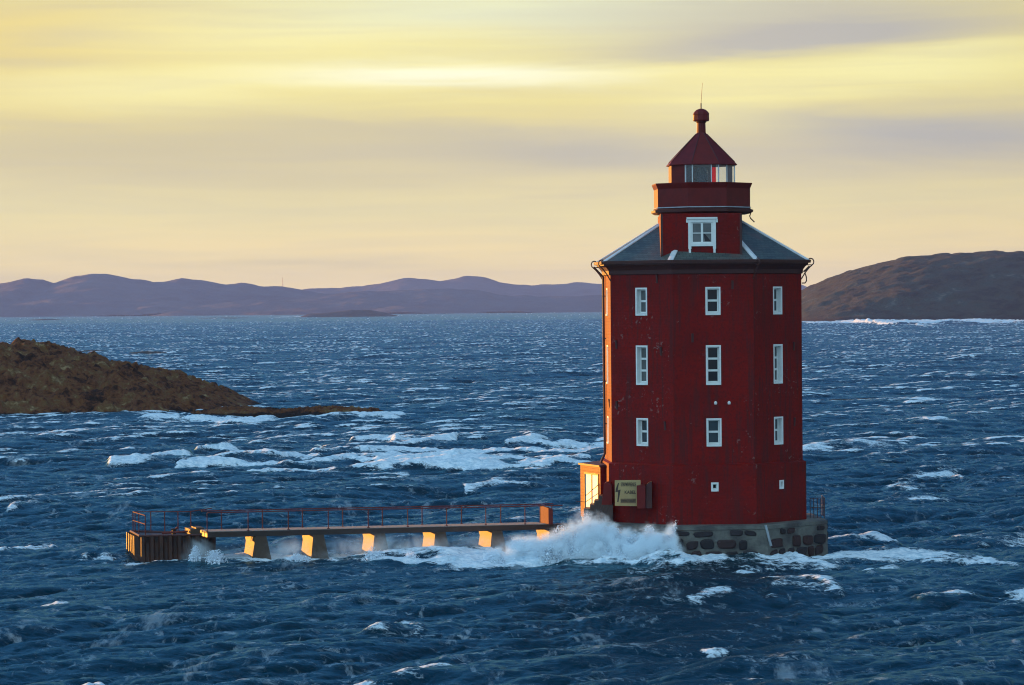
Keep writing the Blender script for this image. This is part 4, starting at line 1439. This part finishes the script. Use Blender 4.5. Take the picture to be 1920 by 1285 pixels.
def sheet(mb_, p0, p1, out, z0, z1, pitch=0.42, dep=0.13):
    p0, p1 = Vector(p0), Vector(p1)
    n = max(1, round((p1 - p0).length / pitch))
    prof = []
    for k in range(n):
        for f_, d in ((0.0, 0), (0.18, dep), (0.50, dep), (0.68, 0)):
            prof.append(p0.lerp(p1, (k + f_) / n) + out * d)
    prof.append(p1)
    for a, b_ in zip(prof[:-1], prof[1:]):
        mb_.quad((a.x, a.y, z0), (b_.x, b_.y, z0), (b_.x, b_.y, z1), (a.x, a.y, z1))


cL = ground(262, 1006, 1.17) - Vector((B_L.x, B_L.y, 0))       # front left corner
cL.z = 0
flen, dlen = 3.35, 3.3
bdk = Vector((math.cos(R(8)), math.sin(R(8)), 0))              # front face runs nearly across the view
back_dir = Vector((-math.sin(R(14)), math.cos(R(14)), 0))
K0, K1 = cL, cL + bdk * flen
K2, K3 = K1 + back_dir * 1.1, K0 + back_dir * dlen
mb = MB()
nF = Vector((bdk.y, -bdk.x, 0))
sheet(mb, K0, K1, nF, -3.0, dz_top)
sheet(mb, K3, K0, -Vector((back_dir.y, -back_dir.x, 0)), -3.0, dz_top, 0.62, 0.22)
sheet(mb, K1, K2, Vector((back_dir.y, -back_dir.x, 0)), -3.0, dz_top)
sheet(mb, K2, K3, -nF, -3.0, dz_top)
mb.build('sheet_piling', MAT['rust'], DK)
mb = MB()
E = lambda p, z: (p.x, p.y, z)
mb.hexa([E(K0, dz_top - 0.3), E(K1, dz_top - 0.3), E(K2, dz_top - 0.3), E(K3, dz_top - 0.3), E(K0, dz_top - 0.02), E(K1, dz_top - 0.02), E(K2, dz_top - 0.02), E(K3, dz_top - 0.02)])
mb.build('dock_top', MAT['dark_concrete'], DK)
mb = MB()
cap = [K0, K1, K2, K3, K0]
for a, b_ in zip(cap[:-1], cap[1:]):
    mb.tube([a + Vector((0, 0, dz_top + 0.015)), b_ + Vector((0, 0, dz_top + 0.015))], 0.055, 6)
mb.build('capping_beam', MAT['iron'], DK)
off = Vector((B_L.x, B_L.y, 0))


def dkp(px, dfrac, z):
    """point on the dock: photo column, fraction of the way back"""
    Yd = off.y + K0.y + dfrac * dlen
    q = pix(px, 1000, Yd) - off
    return Vector((q.x, Yd - off.y, z))


for px, dfr in ((249.5, 0.95), (253.5, 0.80), (260.5, 0.55), (272.5, 0.12), (283, 0.92), (309, 0.93), (334, 0.9), (358, 0.92)):
    mb = MB()
    p = dkp(px, dfr, dz_top - 0.02)
    mb.tube([p, p + Vector((0, 0, 0.95))], 0.026, 6)
    mb.build('railing_post', MAT['rail'], DK)
for z in (0.95, 0.55):
    mb = MB()
    mb.tube([dkp(272.5, 0.12, dz_top + z - 0.02), dkp(260.5, 0.55, dz_top + z - 0.02), dkp(249.5, 0.95, dz_top + z - 0.02), dkp(309, 0.93, dz_top + z - 0.02), dkp(358, 0.92, dz_top + z - 0.02), dkp(398, 0.8, dz_top + z + 0.15)][: 6 if z > 0.9 else 3], 0.022, 6)
    mb.build('handrail', MAT['rail'], DK)
for args in ((dkp(304, 0.4, dz_top), dkp(352, 0.35, dz_top + 0.06)), (dkp(320, 0.5, dz_top), dkp(333, 0.45, dz_top + 0.22))):
    mb = MB()
    mb.tube([args[0] + Vector((0, 0, 0.05)), args[1] + Vector((0, 0, 0.07))], 0.05, 7)
    mb.build('mooring_pipe', MAT['rail'], DK)
mb = MB()
p = dkp(326, 0.4, dz_top)
mb.ring([(0.10, 0), (0.09, 0.20), (0.14, 0.22), (0.14, 0.27), (0.0, 0.29)], 10, 0, c=(p.x, p.y))
mb.v = [(x, y, z + dz_top - 0.02) for x, y, z in mb.v]
mb.build('bollard', MAT['rust'], DK)
mb = MB()
q0 = dkp(352, 0.45, dz_top)
M14 = Matrix.Rotation(R(16), 3, 'Z')
mb.box(q0 + Vector((0.36, 0.1, 0.12)), (0.74, 1.5, 0.26), M14)
mb.box(q0 + Vector((0.45, 0.1, 0.28)), (0.36, 1.2, 0.06), M14)
mb.build('ramp_block', MAT['concrete'], DK)

# ------------------------------------------------------------------ small things
g0 = pix(604, 839.5, 235)
GU = empty('gull', g0, R(20))
tag(GU, 'white gull flying low over the breaking waves', 'bird')
mb = MB()
mb.ring([(0.0, -0.24), (0.035, -0.20), (0.07, -0.08), (0.075, 0.04), (0.05, 0.15), (0.045, 0.20), (0.035, 0.25), (0.008, 0.30), (0.0, 0.33)], 10)
mb.v = [(x, z, y) for x, y, z in mb.v]
M_ = Matrix.Rotation(R(-70), 3, 'Z')
mb.v = [tuple(M_ @ Vector(v)) for v in mb.v]
gm = mat('gull_plumage', (0.72, 0.74, 0.72), 0.7, 0.1, 8)
mb.build('body', gm, GU, smooth=True)
for s in (-1, 1):
    mb = MB()
    a = [(0.09, 0.0), (0.05, 0.26), (-0.02, 0.55), (-0.16, 0.72), (-0.15, 0.5), (-0.10, 0.25), (-0.09, 0.0)]
    zz = [0.03, 0.17, 0.22, 0.16, 0.20, 0.15, 0.03]
    i0 = len(a)
    mb.v = [tuple(M_ @ Vector((y * s, x, z))) for (x, y), z in zip(a, zz)] + [tuple(M_ @ Vector((y * s, x, z - 0.02))) for (x, y), z in zip(a, zz)]
    mb.f = [tuple(range(i0)), tuple(reversed(range(i0, 2 * i0)))] + [(k, (k + 1) % i0, i0 + (k + 1) % i0, i0 + k) for k in range(i0)]
    mb.build('wing', gm, GU)
bq = ground(236, 680.5)
mb = MB()
mb.ring([(0.0, -0.35), (0.26, -0.26), (0.36, -0.05), (0.37, 0.06), (0.32, 0.22), (0.17, 0.34), (0.06, 0.38), (0.05, 0.46), (0.0, 0.47)], 14)
bo = mb.build('buoy', mat('dark_buoy', (0.012, 0.013, 0.02), 0.5), None, smooth=True)
bo.location = (bq.x, bq.y, sea_height(bq.x, bq.y) + 0.2)
tag(bo, 'small dark buoy floating just beyond the brown islet', 'buoy')
mq = pix(530, 541, 8000)
RM = empty('radio_mast', (mq.x, mq.y, mq.z - 6))
tag(RM, 'faint thin radio mast on the far hills', 'mast')
mb = MB()
for k in range(3):
    a = k * 2.094
    mb.tube([(1.3 * math.cos(a), 1.3 * math.sin(a), 0), (0.5 * math.cos(a), 0.5 * math.sin(a), 31)], 0.28, 4)
for z in range(2, 31, 3):
    r = 1.3 - 0.8 * z / 31
    for k in range(3):
        a, b_ = k * 2.094, (k + 1) * 2.094
        mb.tube([(r * math.cos(a), r * math.sin(a), z), (r * math.cos(b_), r * math.sin(b_), z + 2)], 0.12, 3)
mb.build('lattice', MAT['iron'], RM)
mb = MB()
mb.tube([(0, 0, 31), (0, 0, 36)], 0.2, 5)
mb.build('antenna', MAT['iron'], RM)

# ------------------------------------------------------------------ spray thrown up against the foundation and the piers
# plumes: photo column, top row, half width px, depth, density
rngn = np.random.RandomState(11)
PLUMES = [(1035, 1000, 26, 144.2, 0.9, 0.0), (1118, 974, 22, 143.9, 0.9, 0.0), (1152, 990, 24, 143.6, 0.9, 0.0), (1195, 998, 22, 143.2, 1.0, 0.0), (1235, 1000, 20, 143.0, 1.0, 0.0), (1085, 982, 24, 143.8, 1.0, 0.0), (985, 1004, 24, 144.6, 1.0, 0.0), (1100, 962, 26, 144.2, 1.0, 0.0), (1065, 985, 26, 144.0, 0.9, 0.0), (1135, 985, 30, 143.8, 0.9, 0.0), (1170, 1004, 30, 143.4, 0.8, 0.0), (1218, 984, 15, 143.2, 0.9, 0.05),
          (1268, 974, 9, 143.4, 0.75, 0.75), (1250, 1000, 24, 143.0, 0.9, 0.25), (968, 1008, 18, 144.5, 0.9, 0.0), (1010, 1014, 26, 144.5, 0.8, 0.0), (930, 1026, 22, 144.2, 0.7, 0),
          (365, 1018, 12, 144.8, 0.8, 0.0), (400, 1030, 24, 144.8, 0.6, 0.0), (700, 1026, 26, 144.6, 0.6, 0.0), (560, 1038, 28, 144.8, 0.45, 0.0), (770, 1034, 26, 144.5, 0.5, 0.0)]
sm2 = bpy.data.materials.new('spray_foam')
sm2.use_nodes = True
t = NT(sm2.node_tree)
b = t.n['Principled BSDF']
t.put(b.inputs['Base Color'], t.mix(t.noise(t.geo(), 3, 3), (0.82, 0.90, 0.96), (0.72, 0.82, 0.92)))
b.inputs['Roughness'].default_value = 0.8
b.inputs['Subsurface Weight'].default_value = 0.0
pts, rad = [], []
for px, py, hw, Yd, den, lean in PLUMES:
    top = pix(px, py, Yd)
    bot = ground(px - lean * 60, 1046)
    H_ = top.z + 0.25
    n = int(13000 * den * hw / 26 * max(H_, 0.5) / 1.6)
    u = rngn.rand(n)
    z = H_ * u ** 1.5
    wid = hw / 41 * (1.0 - 0.72 * (z / H_)) + 0.04
    # filaments: droplets follow jets, so clump them
    jets = rngn.randint(0, 12, n)
    jx = rngn.randn(12)[jets] * 0.60
    jh = (0.55 + 0.45 * rngn.rand(12))[jets]
    z = z * jh
    x = top.x - lean * 0.9 * (1 - z / H_) + wid * (jx + rngn.randn(n) * 0.26 * (0.6 + z / H_))
    y = Yd + wid * 0.6 * rngn.randn(n)
    pts.append(np.stack([x, y, z - 0.22], 1))
    rad.append(np.clip(rngn.lognormal(-3.75, 0.5, n), 0.006, 0.08) * (1.15 - 0.75 * z / H_))
# fine windblown drops off the crests
P_ = np.vstack(pts)
Rr = np.concatenate(rad)
octv = np.array([(1, 0, 0), (-1, 0, 0), (0, 1, 0), (0, -1, 0), (0, 0, 1), (0, 0, -1)], float)
octf = np.array([(0, 2, 4), (2, 1, 4), (1, 3, 4), (3, 0, 4), (2, 0, 5), (1, 2, 5), (3, 1, 5), (0, 3, 5)])
ax = rngn.rand(len(P_), 1, 3) * 0.7 + 0.65
V = P_[:, None, :] + octv[None] * Rr[:, None, None] * ax
Fc = octf[None] + (np.arange(len(P_)) * 6)[:, None, None]
me = bpy.data.meshes.new('spray')
me.vertices.add(V.size // 3)
me.vertices.foreach_set('co', V.astype(np.float32).ravel())
me.loops.add(Fc.size)
me.loops.foreach_set('vertex_index', Fc.astype(np.int32).ravel())
me.polygons.add(Fc.size // 3)
me.polygons.foreach_set('loop_start', (np.arange(Fc.size // 3) * 3).astype(np.int32))
me.polygons.foreach_set('loop_total', np.full(Fc.size // 3, 3, np.int32))
me.update(calc_edges=True)
me.polygons.foreach_set('use_smooth', np.full(Fc.size // 3, True))
me.materials.append(sm2)
sp_o = bpy.data.objects.new('spray', me)
COL.objects.link(sp_o)
tag(sp_o, 'white spray bursting against the foundation and the bridge piers', kind='stuff')


def mist(name, lo, hi, puffs, dens, label, nscale=1.3, thr=0.40):
    mb_ = MB()
    lo, hi = Vector(lo), Vector(hi)
    mb_.box((lo + hi) / 2, hi - lo)
    mt = bpy.data.materials.new('spray_mist')
    mt.use_nodes = True
    t = NT(mt.node_tree)
    t.n.clear()
    pos = t.geo()
    sp = t.node('ShaderNodeSeparateXYZ')
    t.l.new(pos, sp.inputs[0])
    tot = None
    for (cx, cy, cz, rx, ry, rz, amp) in puffs:
        q = t.m('ADD', t.m('ADD', t.m('POWER', t.m('DIVIDE', t.m('SUBTRACT', sp.outputs[0], cx), rx), 2.0), t.m('POWER', t.m('DIVIDE', t.m('SUBTRACT', sp.outputs[1], cy), ry), 2.0)),
                t.m('POWER', t.m('DIVIDE', t.m('SUBTRACT', sp.outputs[2], cz), rz), 2.0))
        e = t.m('MULTIPLY', t.m('EXPONENT', t.m('MULTIPLY', q, -1.0)), amp)
        tot = e if tot is None else t.m('ADD', tot, e)
    n = t.noise(pos, nscale, 6, 0.68, 0.6)
    d = t.m('MULTIPLY', t.m('MAXIMUM', t.m('SUBTRACT', t.m('MULTIPLY', t.m('MINIMUM', tot, 1.4), t.step(n, thr, thr + 0.26)), 0.10), 0.0), dens)
    pv = t.node('ShaderNodeVolumePrincipled')
    pv.inputs['Color'].default_value = (0.84, 0.94, 1.0, 1)
    pv.inputs['Anisotropy'].default_value = -0.6
    t.put(pv.inputs['Density'], d)
    o = t.node('ShaderNodeOutputMaterial')
    t.l.new(pv.outputs[0], o.inputs['Volume'])
    mt.cycles.volume_step_rate = 0.35
    ob = mb_.build(name, mt)
    tag(ob, label, kind='stuff')
    return ob


puffs = []
for px, py, hw, Yd, den, lean in PLUMES[:17]:
    tp = pix(px, py, Yd)
    puffs.append((tp.x - lean * 0.3, Yd, tp.z * 0.35, hw / 41 * 1.15, 0.8, max(tp.z * 0.50, 0.38), den * 1.1))
mist('spray_mist', pix(905, 1040, 142.3).to_tuple()[:1] + (141.6, -0.9), (pix(1300, 1040, 146).x, 146.4, 2.6), puffs, 7.0, 'soft white mist of spray at the foot of the lighthouse', 1.7, 0.38)
puffs = [(pix(px, 1020, Yd).x, Yd, 0.45, rx, 1.0, 0.55, a) for px, Yd, rx, a in ((370, 145.2, 0.6, 0.9), (470, 146.5, 1.4, 0.5), (560, 146.5, 1.4, 0.65), (680, 147.5, 1.6, 0.75), (770, 148, 1.5, 0.6), (880, 148.5, 1.4, 0.5), (985, 149, 1.0, 0.8))]
mist('spray_mist', (pix(330, 1040, 146).x, 143.5, -0.9), (pix(1030, 1040, 149).x, 150.5, 1.6), puffs, 1.1, 'thin drifting mist of spray under the footbridge', 0.9, 0.36)

scene.cycles.filter_width = 1.1
scene.cycles.volume_max_steps = 256
scene.cycles.max_bounces = 8
scene.cycles.volume_bounces = 6
scene.cycles.transparent_max_bounces = 12
